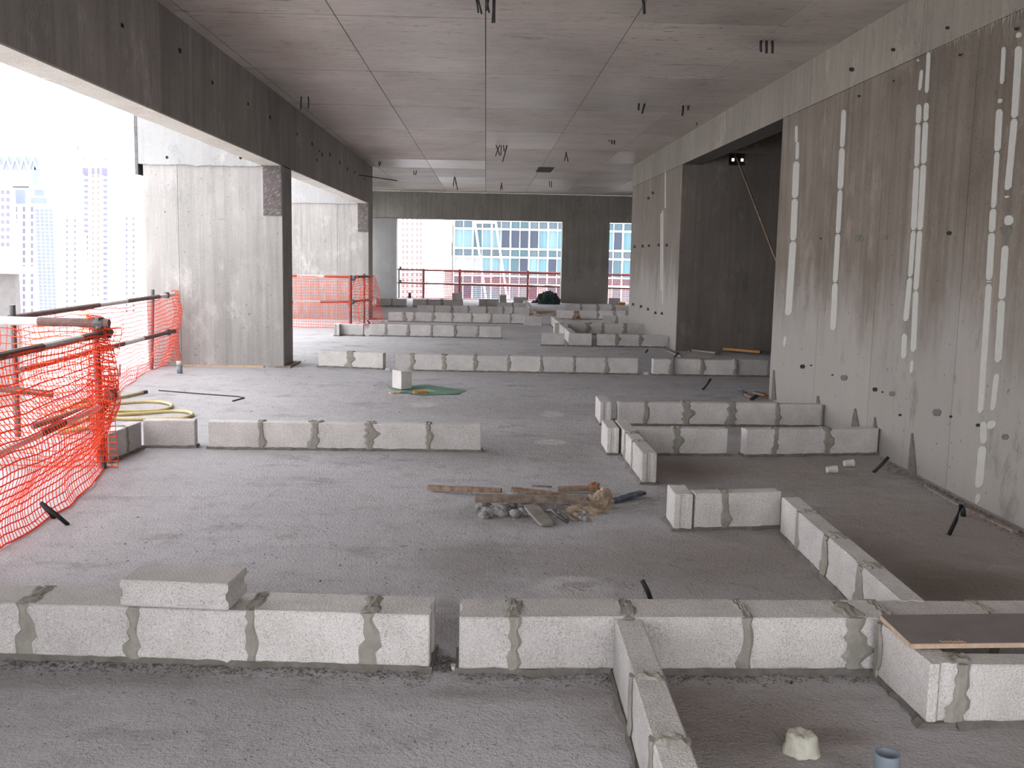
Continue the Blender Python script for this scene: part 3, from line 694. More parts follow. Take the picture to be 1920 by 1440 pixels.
def tower(label, x0, x1, yt, Y, D, mat, cols, rows, wx, wy, wm, name='tower', roof=None):
    a, b_ = yp(x0, yt, Y), yp(x1, yt, Y); zt_ = (a.z+b_.z)/2
    root = empty(name, (a.x, Y, -100), label, 'building')
    body = box('facade', (0, 0, 0), (b_.x-a.x, D, zt_+100), mat, root)
    ww, wh = wx/F*Y, wy/F*Y; bm = bmesh.new(); add_box(bm, (0, -.25, 0), (ww, .05, wh)); me = bm_mesh(bm); me.materials.append(wm)
    y0, dy, n = rows
    for c in cols:
        for i in range(n):
            p = yp(c, y0+i*dy, Y)
            if p.z+wh > zt_: continue
            link('window', me, None, root, (p.x-a.x, 0, p.z+100))
    return root, a, b_
t1_, a_, b_ = tower('white office tower with a truss crown beyond the near railing', 24, 106, 350, 450, 5, MBW, [28, 43, 58], (397, 13.6, 15), 4.6, 9, MWIN)
for x0, x1, y0, y1, mt in ((26, 47, 356, 382, MBL), (65, 82, 356, 367, MBL), (58, 88, 371, 381, MBL)):
    p, q = yp(x0, y1, 450), yp(x1, y0, 450); link('window', (lambda b: (add_box(b, (0, -.4, 0), (q.x-p.x, .05, q.z-p.z)), bm_mesh(b))[1])(bmesh.new()), mt, t1_, (p.x-a_.x, 0, p.z+100))
# glazed strip with its own grid
p, q = yp(74, 600, 449), yp(99, 392, 449); st = link('glazed_strip', (lambda b: (add_box(b, (0, -.6, 0), (q.x-p.x, .1, q.z-p.z)), bm_mesh(b))[1])(bmesh.new()), MBL, t1_, (p.x-a_.x, 0, p.z+100))
bm = bmesh.new(); W_ = q.x-p.x; Hh = q.z-p.z
for i in range(5): add_box(bm, (W_*i/4-.15, -.9, 0), (W_*i/4+.15, -.6, Hh))
for i in range(32): add_box(bm, (0, -.9, Hh*i/31-.12), (W_, -.6, Hh*i/31+.12))
link('mullion_grid', bm_mesh(bm), MGF, st)
# crown drum and truss
p, q = yp(-60, 350, 452), yp(57, 318, 452); link('crown_drum', (lambda b: (add_box(b, (0, 0, 0), (q.x-p.x, 4, q.z-p.z)), bm_mesh(b))[1])(bmesh.new()), MBW, t1_, (p.x-a_.x, 0, p.z+100))
p, q = yp(-60, 316, 446), yp(72, 295, 446); link('crown_band', (lambda b: (add_box(b, (0, 0, 0), (q.x-p.x, 3, q.z-p.z)), bm_mesh(b))[1])(bmesh.new()), MBL, t1_, (p.x-a_.x, -5, p.z+100))
bm = bmesh.new(); W_ = q.x-p.x; Hh = q.z-p.z; k = 8
for i in range(k):
    x0_, xm, x1_ = W_*i/k, W_*(i+.5)/k, W_*(i+1)/k
    add_tube(bm, [(x0_, -.4, 0), (xm, -.4, Hh)], .45, 4); add_tube(bm, [(xm, -.4, Hh), (x1_, -.4, 0)], .45, 4)
link('truss_bracing', bm_mesh(bm), MGF, t1_, (p.x-a_.x, -5, p.z+100))
p, q = yp(61, 346, 446), yp(72, 312, 446); bm = bmesh.new(); vs = [bm.verts.new(c) for c in ((0, 0, 0), (q.x-p.x, 0, 0), (q.x-p.x, 0, q.z-p.z), ((q.x-p.x)*.6, 0, q.z-p.z), (0, 3, 0), (q.x-p.x, 3, 0), (q.x-p.x, 3, q.z-p.z), ((q.x-p.x)*.6, 3, q.z-p.z))]
for f in ((0, 1, 2, 3), (4, 7, 6, 5), (0, 4, 5, 1), (1, 5, 6, 2), (2, 6, 7, 3), (3, 7, 4, 0)): bm.faces.new([vs[i] for i in f])
link('crown_leg', bm_mesh(bm), MBL, t1_, (p.x-a_.x, -5, p.z+100))
t2, a2, b2 = tower('tall slender pale tower with paired window columns', 152, 206, 300, 585, 6, MBW, [158, 194], (330, 10.6, 23), 7, 5, MWIN)
me = None
for c in (173, 183):
    for i in range(22):
        p = yp(c, 333+i*10.6, 585)
        if me is None:
            bm = bmesh.new(); add_box(bm, (0, -.25, 0), (3/F*585, .05, 5/F*585)); me = bm_mesh(bm); me.materials.append(MWIP)
        link('window', me, None, t2, (p.x-a2.x, 0, p.z+100))
for x0, x1, y0, y1 in ((155, 165, 315, 327), (172, 177, 315, 327), (182, 187, 315, 327), (191, 201, 315, 328)):
    p, q = yp(x0, y1, 585), yp(x1, y0, 585); link('window', (lambda b: (add_box(b, (0, -.4, 0), (q.x-p.x, .05, q.z-p.z)), bm_mesh(b))[1])(bmesh.new()), MWIN, t2, (p.x-a2.x, 0, p.z+100))
for x, y0, y1 in ((157, 312, 296), (196, 312, 296), (144, 281, 273)):
    p, q = yp(x, y0, 586), yp(x+3, y1, 586); link('roof_mast', (lambda b: (add_box(b, (0, 0, 0), (q.x-p.x, 1, q.z-p.z)), bm_mesh(b))[1])(bmesh.new()), MWIP, t2, (p.x-a2.x, 1, p.z+100))
p, q = yp(149, 640, 583), yp(160, 438, 583); link('peach_strip', (lambda b: (add_box(b, (0, 0, 0), (q.x-p.x, 2, q.z-p.z)), bm_mesh(b))[1])(bmesh.new()), MBP, t2, (p.x-a2.x, -2, p.z+100))
tower('pale low wing left of the slender tower', 115, 150, 400, 600, 6, MBW, [124, 139], (416, 10.8, 16), 3.5, 5, MWIN)
tower('pale low wing between the slender tower and the near fin', 207, 262, 395, 605, 6, MBW, [210, 236, 249], (412, 10.8, 17), 3.2, 4.5, MWIN)
tower('distant white apartment tower seen through the back opening', 750, 800, 300, 600, 25, MBW, [754, 761.5, 771, 780, 787], (412, 10.6, 15), 4, 6, MWIP)
tower('pale block beside the glass building', 833, 849, 405, 130, 12, m_plain('light_render', (.55, .54, .52), .9, .02), [834], (428, 51, 4), 13, 24, m_plain('light_balcony', (.33, .32, .30), .9, .05))
lowb = box('building', (yp(-80, 500, 300).x, 300, -100), (yp(27, 500, 300).x, 303, yp(20, 512, 300).z), MBEI); tag(lowb, 'grey neighbouring block with a projecting roof slab at the frame edge', 'building')
p, q = yp(-90, 511, 297), yp(50, 500, 297); sl = box('roof_slab', (p.x, 296, p.z-.02), (q.x, 302, q.z), MWHT, lowb)
tw = tower('balconied pale block at the frame edge below the truss crown', -40, 22, 352, 440, 3, MBW, [2, 12], (364, 14, 8), 6, 7, MWIN)
# glass building
YG = 125.0
gx0 = yp(851, 480, YG).x; pit = 17.42/F*YG; ncol = 26
gl = empty('glass_building', (gx0, YG, -100), 'blue glass office building with white frames and slanting braces beyond the back opening', 'building')
def gz(y): return yp(950, y, YG).z+100
rowsz = [(430, 415.5, 's'), (466.5, 430, 'g'), (482.5, 466.5, 's'), (517.5, 482.5, 'g'), (533.5, 517.5, 's'), (568.5, 533.5, 'g'), (585, 568.5, 's'), (620, 585, 'g')]
box('building_core', (0, .6, 0), (ncol*pit, 25, gz(415)), MBG, gl)
rg = random.Random(4); cache = {}
pat1 = [1, 1, 2, 1, 1, 3, 3, 3, 3, 0, 1, 0, 3, 0, 1, 2, 0, 3, 0, 1, 0, 3, 0, 1, 0, 2]; pat2 = [5, 5, 5, 1, 1, 0, 2, 3, 1, 0, 3, 0, 1, 1, 0, 0, 3, 2, 0, 1, 0, 0, 1, 0, 0, 0]
for ri, (yb, yt, kd) in enumerate(rowsz):
    for c in range(ncol):
        if kd == 's': mi = 4 if rg.random() < .8 else 2
        else: mi = (pat1 if ri == 1 else pat2)[c] if ri < 4 else rg.choice((0, 1, 0, 5, 2, 3))
        key = (kd, mi, ri)
        if key not in cache:
            bm = bmesh.new(); add_box(bm, (.04, 0, 0), (pit-.04, .5, gz(yt)-gz(yb))); cache[key] = bm_mesh(bm); cache[key].materials.append(GL[mi])
        link('window_pane', cache[key], None, gl, (c*pit, .0, gz(yb)))
for c in range(ncol+1):
    wd = .17 if c % 2 == 0 else .08; box('mullion', (c*pit-wd/2, -.25, gz(620)), (c*pit+wd/2, .1, gz(413)), MGF, gl)
for y in (413.5, 430, 466.5, 482.5, 517.5, 533.5, 568.5, 585, 620): box('transom', (0, -.28, gz(y)-.11), (ncol*pit, .1, gz(y)+.11), MGF, gl)
for x0, y0, x1, y1 in ((890, 414, 912, 566), (929, 414, 952, 566)):
    p, q = yp(x0, y0, YG-1), yp(x1, y1, YG-1); o = Vector(gl.location); tube('diagonal_brace', [p, q], .13, MGF, gl, 4, False)
for y in (417, 517.5):
    p, q = yp(891 if y < 500 else 905, y, YG-1), yp(930 if y < 500 else 945, y, YG-1); tube('brace_tie', [p, q], .13, MGF, gl, 4, False)
# ------------------------------------------------------------------ core wall: plaster strips, stains of mortar
wr = bpy.data.objects['wall_right']; wfar = bpy.data.objects['wall_right_far']
def wpatch(name, pts, mat, parent, X=XR, th=.005, jagk=.0015, nseg=10):
    """thin patch on the core wall; pts: left/right outline pairs (xl, xr, y) in the photograph from top to bottom"""
    bm = bmesh.new(); rows = []
    for i in range(len(pts)-1):
        a, b_ = pts[i], pts[i+1]; m = max(1, int(abs(b_[2]-a[2])/12))
        for k in range(m+(1 if i == len(pts)-2 else 0)):
            t = k/m; xl, xr_, y = (a[j]+(b_[j]-a[j])*t for j in range(3))
            L_, R_ = xp(xl, y, X), xp(xr_, y, X); jl = R.uniform(-1, 1)*jagk; jr = R.uniform(-1, 1)*jagk
            rows.append([bm.verts.new((X-.0005, L_.y+jl, L_.z)), bm.verts.new((X-th, L_.y-.002+jl, L_.z)), bm.verts.new((X-th, R_.y+.002+jr, R_.z)), bm.verts.new((X-.0005, R_.y+jr, R_.z))])
    for a, b_ in zip(rows, rows[1:]):
        for k in range(3): bm.faces.new((a[k], a[k+1], b_[k+1], b_[k]))
    return link(name, bm_mesh(bm), mat, parent)
def strip(pts, w, cuts, mat=MPLA):
    """a strip along (x, y) centre points, broken at the y values of cuts"""
    def xa(y):
        for (x0, y0), (x1, y1) in zip(pts, pts[1:]):
            if y0 <= y <= y1: return x0+(x1-x0)*(y-y0)/(y1-y0)
        return pts[-1][0]
    ys = [pts[0][1]]+cuts+[pts[-1][1]]
    for y0, y1 in zip(ys, ys[1:]):
        g = .9; a, b_ = y0+g, y1-g; h = min(5, (b_-a)*.25); ww = w*(.9+.3*R.random())/2
        wpatch('plaster_strip', [(xa(a)-ww*.45, xa(a)+ww*.6, a), (xa(a+h)-ww, xa(a+h)+ww, a+h), (xa(b_-h)-ww, xa(b_-h)+ww, b_-h), (xa(b_)-ww*.6, xa(b_)+ww*.4, b_)], mat, wr)
strip([(1494, 235), (1493.5, 268)], 5, []); strip([(1496, 265), (1495, 300)], 5, []); strip([(1494, 302), (1487, 470), (1482, 540), (1478.5, 592)], 12, [372, 452])
strip([(1473, 630), (1471, 650)], 4, [])
strip([(1583, 205), (1574, 400), (1568, 500), (1562.5, 620)], 9, [277, 355, 438, 530])
strip([(1722, 110), (1722, 116)], 4, []); strip([(1729, 130), (1725, 170)], 5, []); strip([(1724, 195), (1716, 400), (1709, 500), (1699, 603)], 9, [232, 313, 432, 520]); strip([(1697, 625), (1695, 673)], 8, [])
strip([(1742, 97), (1738, 175)], 6, []); strip([(1738, 192), (1728, 400), (1720, 500), (1713, 660)], 9, [228, 308, 432, 545]); strip([(1711, 675), (1709, 700)], 5, [])
strip([(1883, 87), (1879, 158)], 7, []); strip([(1877, 184), (1875, 194)], 8, []); strip([(1875, 204), (1869, 310), (1862, 410), (1855, 530)], 10, [284, 391, 436, 526]); strip([(1855, 532), (1851, 640), (1839, 775)], 11, [])
strip([(1845, 790), (1845, 832)], 13, []); strip([(1843, 836), (1836, 915)], 14, []); strip([(1835, 925), (1833, 945)], 8, [])
strip([(1912, 60), (1910, 72)], 9, []); strip([(1911, 86), (1898, 300), (1890, 357)], 11, [222]); strip([(1889, 366), (1889, 372)], 9, []); strip([(1893, 403), (1892, 423)], 16, [])
strip([(1886, 460), (1881, 530), (1872, 680)], 11, [562]); strip([(1870, 700), (1862, 770)], 10, []); strip([(1862, 788), (1858, 805)], 18, [])
for x, w_, y0, y1 in ((1712, 8, 812, 893), (1605, 7, 766, 800), (1642, 3, 782, 802), (1535, 3, 742, 756), (1452, 4, 694, 750)):
    wpatch('mortar_smear', [(x-1, x+.5, y0), (x-w_*.7, x+w_*.6, (y0*.45+y1*.55)), (x-w_, x+w_, y1)], MMW, wr, th=.012)
for x, y, s in ((1505, 687, 5), (1521, 685, 2), (1561, 703, 2), (1583, 708, 7), (1641, 730, 5), (1655, 735, 2), (1673, 738, 6), (1688, 778, 3), (1757, 773, 9), (1783, 781, 3), (1885, 819, 7), (1834, 797, 4), (1887, 430, 12), (1597, 130, 5), (1675, 93, 4), (1777, 52, 4), (1906, 54, 4), (1800, 103, 3), (1676, 152, 2), (1611, 180, 3), (1539, 447, 2), (1611, 447, 9), (1660, 445, 6), (1780, 437, 5)):
    wpatch('tie_hole', [(x-s*.5, x+s*.5, y-s*.7), (x-s, x+s, y-s*.1), (x-s*.6, x+s*.6, y+s*.8)], MDRK if s < 6 else MMW, wr, X=XR-(.013 if y < 150 else 0), th=.004)
for i in range(70):
    y_ = 4.9+i*.035+R.uniform(-.01, .01); ln = (.02+.09*R.random()**2)*(1 if y_ < 6.6 else .5); wd = .006+.012*R.random()
    bm = bmesh.new(); vs = [bm.verts.new(c) for c in ((XR-.001, y_-wd, 3.0), (XR-.006, y_-wd*.5, 3.0), (XR-.006, y_+wd*.5, 3.0), (XR-.001, y_+wd, 3.0), (XR-.002, y_, 3.0-ln))]
    for f in ((0, 1, 4), (1, 2, 4), (2, 3, 4)): bm.faces.new([vs[k] for k in f])
    link('mortar_drip', bm_mesh(bm), MBR, rb)
strip_far = lambda x, y0, y1: wpatch('plaster_strip', [(x-1, x+1, y0), (x-1, x+1, y1)], MPLA, wfar, th=.006)
strip_far(1248, 320, 390); strip_far(1243, 395, 570); strip_far(1240, 400, 545)
for x, y in ((1190, 463), (1205, 462), (1217, 461), (1235, 460), (1250, 460), (1187, 571), (1202, 575), (1215, 580), (1229, 587), (1241, 588), (1224, 362), (1216, 372)):
    wpatch('tie_hole', [(x-1.5, x+1.5, y-3), (x-2.2, x+2.5, y+2)], MDRK, wfar, th=.004)
# tie holes and chips on the edge beam
for x, y, s in ((229, 48, 3.5), (337, 95, 4), (398, 155, 3), (465, 195, 2.5), (506, 220, 3), (585, 270, 3), (599, 283, 2), (604, 290, 3), (619, 290, 3), (594, 300, 2.5), (637, 305, 3), (651, 317, 3), (665, 323, 2.5), (683, 335, 2), (557, 252, 2)):
    p = xp(x, y, XB); r_s = s/F*p.y
    bm = bmesh.new(); add_box(bm, (XB-.0005, p.y-r_s*1.8, p.z-r_s), (XB+.004, p.y+r_s*1.8, p.z+r_s)); link('tie_hole', bm_mesh(bm), MDRK, lb)
for fo, yy, lst in ((f1, 13.045, ((313, 295), (451, 296))),):
    for x, y in lst:
        p = yp(x, y, yy); bm = bmesh.new(); add_tube(bm, [(p.x, yy-.004, p.z), (p.x, yy+.004, p.z)], .018, 8); link('tie_hole', bm_mesh(bm), MDRK, fo)

# ------------------------------------------------------------------ things hanging from the slab
def hang(label, rods, r, y_off=0, mat=MBLK):
    x0, y0 = rods[0][0], rods[0][1]
    base = gp(x0, max(y0, -60), ZC); Y = base.y
    root = empty('hanging_conduit', (base.x, Y, ZC), label, 'conduit')
    for (xa, ya, xb_, yb) in rods:
        a = yp(xa, ya, Y); a.z = ZC+.002; b_ = yp(xb_, yb, Y); mid = a.lerp(b_, .5)+Vector((R.uniform(-1, 1)*.004, R.uniform(-1, 1)*.01, 0))
        tube('conduit', [a, mid, b_], r, mat, root, 6)
hang('bundle of black conduits hanging from the ceiling at the frame top', [(893, -14, 903, 26), (890, -14, 897, 24), (912, -14, 917, 24), (919, -14, 912, 20), (925, -14, 923, 43), (928, -14, 927, 43)], .008)
hang('single bent black conduit hanging at the frame top right of the bundle', [(1205, -10, 1208, 26)], .012)
hang('three thick black conduits hanging near the core wall', [(1427, 76, 1427, 97), (1437, 77, 1437, 100), (1448, 76, 1448, 100)], .012)
hang('two short black rods hanging beside the edge beam', [(565, 181, 564, 205), (578, 182, 578, 204)], .008)
hang('pair of short thick conduits hanging before the recess', [(1198, 194, 1197, 207), (1209, 195, 1204, 213)], .013)
hang('two stubby conduits hanging by the ring beam', [(1281, 198, 1279, 217), (1291, 199, 1290, 206)], .014)
hang('thin wire end hanging close to the ring beam', [(1307, 230, 1305, 237)], .008)
hang('cluster of crossed black wires hanging at mid ceiling', [(930, 272, 937, 292), (937, 273, 929, 293), (940, 273, 939, 291), (944, 274, 945, 284), (951, 274, 942, 304), (950, 284, 946, 290)], .010)
hang('forked wire hanging right of the crossed cluster', [(1062, 285, 1058, 302), (1061, 285, 1065, 303)], .010)
hang('forked wires hanging over the left of the back opening', [(852, 332, 850, 350), (853, 334, 858, 357), (853, 333, 855, 346)], .012)
hang('small forked wire hanging above the back opening centre', [(941, 343, 938, 357), (940, 343, 942, 356)], .012)
hang('small pair of wires hanging beyond the ceiling vent', [(1030, 340, 1031, 350), (1034, 340, 1034, 352)], .011)
hang('two tiny wire ends hanging left of the vent over the glossy panels', [(776, 320, 776, 328), (781, 320, 779, 328)], .011)
hang('little dark wire pair hanging next to the end of the edge beam', [(710, 303, 711, 311), (714, 303, 712, 311)], .011)
hang('three tiny conduit ends hanging before the far core wall', [(1142, 263, 1142, 265), (1147, 263, 1147, 270), (1152, 263, 1152, 271)], .013)
a = xp(673, 328, XB); b_ = a+Vector((1.0, .35, -.07)); b_ = yp(745, 339, a.y+.2)
tag(tube('rebar_stub', [a, b_], .009, MRST), 'thin rusty bar sticking out of the edge beam', 'rebar')
a = yp(640, 369, 22.5); b_ = yp(661, 367, 22.2); tag(tube('rebar_stub', [a, b_], .012, MRST), 'short dark bar on the far fin under the beam', 'rebar')

# ------------------------------------------------------------------ things on the floor
def plank(name, label, cat, a, b_, w_, t, za=0, zb=0, mat=MWD1, group=None, rag=.3):
    A = gp(*a, za); B = gp(*b_, zb); d = (B-A); L = d.length; n = 10
    bm = bmesh.new(); rows = []
    for i in range(n+1):
        u = i/n; e = 1-(rag*.6 if i in (0, n) else 0); sh = R.uniform(-1, 1)*w_*.04
        rows.append([bm.verts.new((u*L, -w_/2*e+sh, 0)), bm.verts.new((u*L+R.uniform(0, .02)*rag, w_/2*e+sh, 0)), bm.verts.new((u*L, w_/2*e+sh, t*(1-.1*R.random()))), bm.verts.new((u*L, -w_/2*e+sh, t*(1-.1*R.random())))])
    for r0, r1_ in zip(rows, rows[1:]):
        for k in range(4): bm.faces.new((r0[k], r0[(k+1) % 4], r1_[(k+1) % 4], r1_[k]))
    bm.faces.new(rows[0]); bm.faces.new(rows[-1][::-1])
    o = link(name, bm_mesh(bm), mat, None, A); o.rotation_euler = (0, -math.asin(max(-1, min(1, d.z/L))), math.atan2(d.y, d.x))
    return tag(o, label, cat, group)
plank('timber', 'long split stick lying at the left of the debris heap', 'timber', (803, 918), (940, 924), .035, .03, .01, .03, MWD2)
plank('timber', 'thick weathered batten lying across the front of the debris heap', 'timber', (891, 940), (1098, 944), .05, .045, .04, .04, MWD1)
plank('timber', 'slanting timber on the back of the debris heap', 'timber', (958, 921), (1108, 938), .05, .025, .07, .03, MWD2)
plank('timber', 'grey board under the slanting timber of the debris heap', 'timber', (962, 928), (1085, 934), .06, .02, .03, .05, MWDG)
plank('timber', 'pale splintered stick at the back right of the debris heap', 'timber', (1046, 921), (1120, 919), .04, .03, .01, .02, MWD2)
plank('timber', 'short wide grey plank pointing towards the viewer from the debris heap', 'timber', (992, 950), (1026, 986), .085, .018, .06, .004, MWDG)
plank('timber', 'thin dark splinter behind the debris heap', 'timber', (998, 912), (1033, 914), .015, .01, 0, 0, MWD1)
plank('plastic_strip', 'torn blue-grey plastic strip right of the debris heap', 'plastic strip', (1148, 943), (1206, 926), .06, .02, .0, .02, MBLU)
plank('timber', 'upright wood chip in the middle of the debris heap', 'timber', (1037, 958), (1045, 946), .02, .012, .02, .06, MWD2)
plank('timber', 'bright broken chip at the right of the debris heap', 'timber', (1064, 966), (1082, 978), .03, .012, .03, .0, MWD2)
pts = [gp(x, y, z) for x, y, z in ((1027, 958, .05), (1036, 957, .07), (1046, 966, .05), (1056, 974, .03), (1066, 979, .015))]
tag(tube('hose_piece', pts, .011, MSTL, n=8), 'short bent dark hose piece in the debris heap', 'hose')
def lump_mesh(seed, s=1):
    bm = bmesh.new(); bmesh.ops.create_icosphere(bm, subdivisions=2, radius=1)
    for v in bm.verts: v.co *= 1+.35*noise.noise(v.co*1.4+Vector((seed*7.1, 0, 0)))+.12*noise.noise(v.co*4+Vector((seed, 3, 0)))
    for v in bm.verts:
        if v.co.z < -.5: v.co.z = -.5
    me = bm_mesh(bm); me.materials.append(MRUB); return me
lumps = [lump_mesh(i) for i in range(6)]
rr = random.Random(5)
for i in range(34):
    u = rr.random(); x = 905+u*95+(rr.random()-.5)*10; y = 950+rr.random()*22+u*3; s = .014+.022*rr.random()
    if i > 24: x = 1045+rr.random()*70; y = 962+rr.random()*18; s *= .7
    p = gp(x, y); o = link('rubble_lump', lumps[i % 6], None, None, (p.x, p.y, s*.5)); o.scale = (s, s*(.8+.4*rr.random()), s*.85); o.rotation_euler = (0, 0, rr.random()*6)
    tag(o, 'grey mortar lump in the debris heap', 'rubble', 'mortar lumps of the debris heap')
for x, y, s, z in ((962, 929, .035, .04), (975, 927, .045, .05), (950, 931, .03, .02), (985, 930, .03, .05)):
    p = gp(x, y, z); o = link('rubble_lump', lumps[int(x) % 6], None, None, (p.x, p.y, z)); o.scale = (s*1.3, s, s*.8); tag(o, 'pale crumbly mortar lump on the timbers of the debris heap', 'rubble', 'pale lumps on the timbers')
def scatter(label, cat, cx, cy, rx, ry, n, s0, s1, mat, seed=1, hk=.0, line=None):
    rr = random.Random(seed); bm = bmesh.new()
    for i in range(n):
        a = rr.random()*6.283; q = rr.random()**.6; x, y = cx+rx*q*math.cos(a), cy+ry*q*math.sin(a)
        if line: u = rr.random(); x, y = line[0]+(line[2]-line[0])*u, line[1]+(line[3]-line[1])*u+abs(rr.gauss(0, 1))*ry; q = .5
        p = gp(x, y); s = s0+(s1-s0)*rr.random()**2
        z = hk*(1-q)*rr.random()
        t = [Vector((rr.uniform(-1, 1), rr.uniform(-1, 1), rr.uniform(-.2, 1)))*s for _ in range(4)]
        vs = [bm.verts.new((p.x+v.x, p.y+v.y, max(0.001, z+v.z*.7))) for v in t]
        for f in ((0, 1, 2), (0, 3, 1), (1, 3, 2), (0, 2, 3)): bm.faces.new([vs[k] for k in f])
    o = link('crumbs', bm_mesh(bm), mat); tag(o, label, cat, kind='stuff'); return o
scatter('fine grey crumbs under the debris heap', 'rubble', 985, 955, 120, 26, 900, .003, .014, MRUB, 2, .05)
scatter('heap of mortar crumbs left of the square cut block', 'rubble', 715, 726, 16, 6, 260, .004, .014, MRUB, 3, .09)
scatter('crumbs along the foot of the front course', 'rubble', 420, 1262, 430, 11, 2200, .002, .010, MCRD, 4, line=(-10, 1237, 806, 1259))
scatter('crumbs at the foot of the front course by the narrow wall', 'rubble', 1290, 1276, 380, 9, 1900, .002, .010, MCRD, 5, line=(862, 1264, 1645, 1264))
scatter('crumbs in the gap between the two front courses', 'rubble', 832, 1245, 26, 16, 260, .004, .014, MCRD, 6)
scatter('loose grit along the foot of the core wall', 'rubble', 1770, 950, 120, 9, 1800, .003, .012, MCRD, 7, line=(1650, 858, 1920, 1000))
scatter('grit scattered over the near slab', 'rubble', 700, 1340, 900, 95, 1500, .002, .007, MCRD, 8)
scatter('grit scattered over the middle slab', 'rubble', 900, 1020, 800, 100, 1500, .003, .010, MCRD, 9)
scatter('grit scattered round the third line', 'rubble', 900, 740, 600, 45, 1100, .004, .013, MCRD, 10)
scatter('grit on the slab between the far lines', 'rubble', 900, 660, 400, 30, 700, .006, .018, MCRD, 12)
scatter('dark crumbs on the slab before the recess', 'rubble', 1180, 1300, 24, 60, 260, .003, .012, MCRD, 13)
# crumpled paper sacks
def crumple(label, cx, cy, sx, sy, hz, mat, seed=1, cat='paper sack', name='crumpled_sack', z=0.0, k=1.5):
    bm = bmesh.new(); bmesh.ops.create_icosphere(bm, subdivisions=4, radius=1)
    for v in bm.verts:
        c = v.co.copy(); v.co *= 1+k*(.35*noise.noise(c*1.8+Vector((seed, 0, 0)))+.25*abs(noise.noise(c*4+Vector((0, seed, 0)))) + .1*noise.noise(c*9))
        v.co.x *= sx; v.co.y *= sy; v.co.z = max(0.0, v.co.z*hz+hz*.25)
    p = gp(cx, cy); o = link(name, bm_mesh(bm, smooth_=False), mat, None, (p.x, p.y, z)); return tag(o, label, cat)
crumple('crumpled tan paper sack at the right of the debris heap', 1125, 950, .075, .06, .075, MPAP, 3)
crumple('flattened torn sack scraps at the front right of the debris heap', 1096, 961, .10, .05, .03, MPAP, 5)
crumple('small orange-brown paper ball behind the debris heap', 1113, 919, .04, .04, .035, MORG, 6)
crumple('dark green cloth heap beside the back column', 1028, 570, .28, .2, .28, MCLO, 7, 'cloth', 'cloth_bundle')
crumple('white scrap by the back column foot', 1046, 567, .10, .08, .05, MWPL, 8, 'scrap', 'scrap')
crumple('flat dark rag on the far slab', 1005, 568, .13, .1, .06, MCLO, 9, 'cloth', 'rag')
p = gp(1027, 566.5); tag(box('clay_brick', (p.x, p.y-.1, 0), (p.x+.22, p.y, .11), MORG, None, .01), 'orange brick before the green cloth heap', 'brick')
p = gp(1165, 577); bm = bmesh.new(); add_tube(bm, [(0, 0, 0), (0, 0, .16)], .1, 14, radii=[.09, .12]); tag(link('bucket', bm_mesh(bm), MYEL, None, (p.x, p.y, 0)), 'ochre plastic bucket beside the far core wall', 'bucket')
# green sheet with its block
bm = bmesh.new(); c = [gp(727, 727), gp(800, 722), gp(874, 733), gp(858, 740), gp(790, 742), gp(748, 737)]
cen = sum((q for q in c), Vector())/6; ring = []
top_ = []
for q0_, q1_ in zip(c, c[1:]+c[:1]):
    for k in range(5):
        q = q0_.lerp(q1_, k/5); ring.append(q)
N_ = len(ring); lay = []
for f in (1, .75, .5, .25):
    lay.append([bm.verts.new((cen.x+(q.x-cen.x)*f, cen.y+(q.y-cen.y)*f, .003+max(0, .014*noise.noise(Vector((q.x*f*6, q.y*f*6, 1)))+.003))) for q in ring])
for a, b_ in zip(lay, lay[1:]):
    for k in range(N_): bm.faces.new((a[k], a[(k+1) % N_], b_[(k+1) % N_], b_[k]))
bm.faces.new(lay[-1]); so = bmesh.ops.solidify(bm, geom=bm.faces[:], thickness=.002)
tag(link('plastic_sheet', bm_mesh(bm), MGRN), 'thin green sheet on the floor under the square cut block', 'sheet')
plank('timber', 'small pale wood offcut left of the green sheet', 'timber', (730, 738), (752, 737), .09, .02, 0, 0, MPLE)
plank('timber', 'orange-brown wood offcut in front of the green sheet', 'timber', (776, 739), (801, 738), .06, .035, 0, 0, MYEL)
# hose
hp = [(272, 735), (217, 747), (160, 752), (120, 765), (160, 776), (213, 778), (267, 775), (317, 771), (347, 772), (361, 777), (350, 782), (327, 784), (240, 786), (193, 783), (150, 785), (110, 776), (130, 763), (213, 757), (267, 753), (300, 754), (322, 760), (310, 767), (267, 770), (213, 773), (150, 790), (110, 803), (173, 801), (110, 812)]
hw_ = [gp(x, y, .016) for x, y in hp]; sm_ = []
for i in range(len(hw_)-1):
    p0, p1, p2, p3 = hw_[max(i-1, 0)], hw_[i], hw_[i+1], hw_[min(i+2, len(hw_)-1)]
    for k in range(5):
        t = k/5; q = (p1*2+(p2-p0)*t+(p0*2-p1*5+p2*4-p3)*t*t+(p1*3-p0-p2*3+p3)*t*t*t)*.5; q.z = .016+.004*math.sin(i*1.7+t); sm_.append(q)
sm_.append(hw_[-1]); ho = tag(tube('water_hose', sm_, .016, MHOS, n=8), 'yellow water hose looped on the floor behind the corner post', 'hose')
q = gp(262, 737, .016); q1_ = gp(275, 734.5, .016); tube('hose_end', [q, q1_], .019, MSTL, ho)
pts = [gp(x, y, .006) for x, y in ((298, 732), (370, 738), (447, 743.5), (458, 746), (436, 752))]
tag(tube('bent_rebar', pts, .007, MRST, n=6), 'thin bent steel bar lying on the open slab', 'rebar')
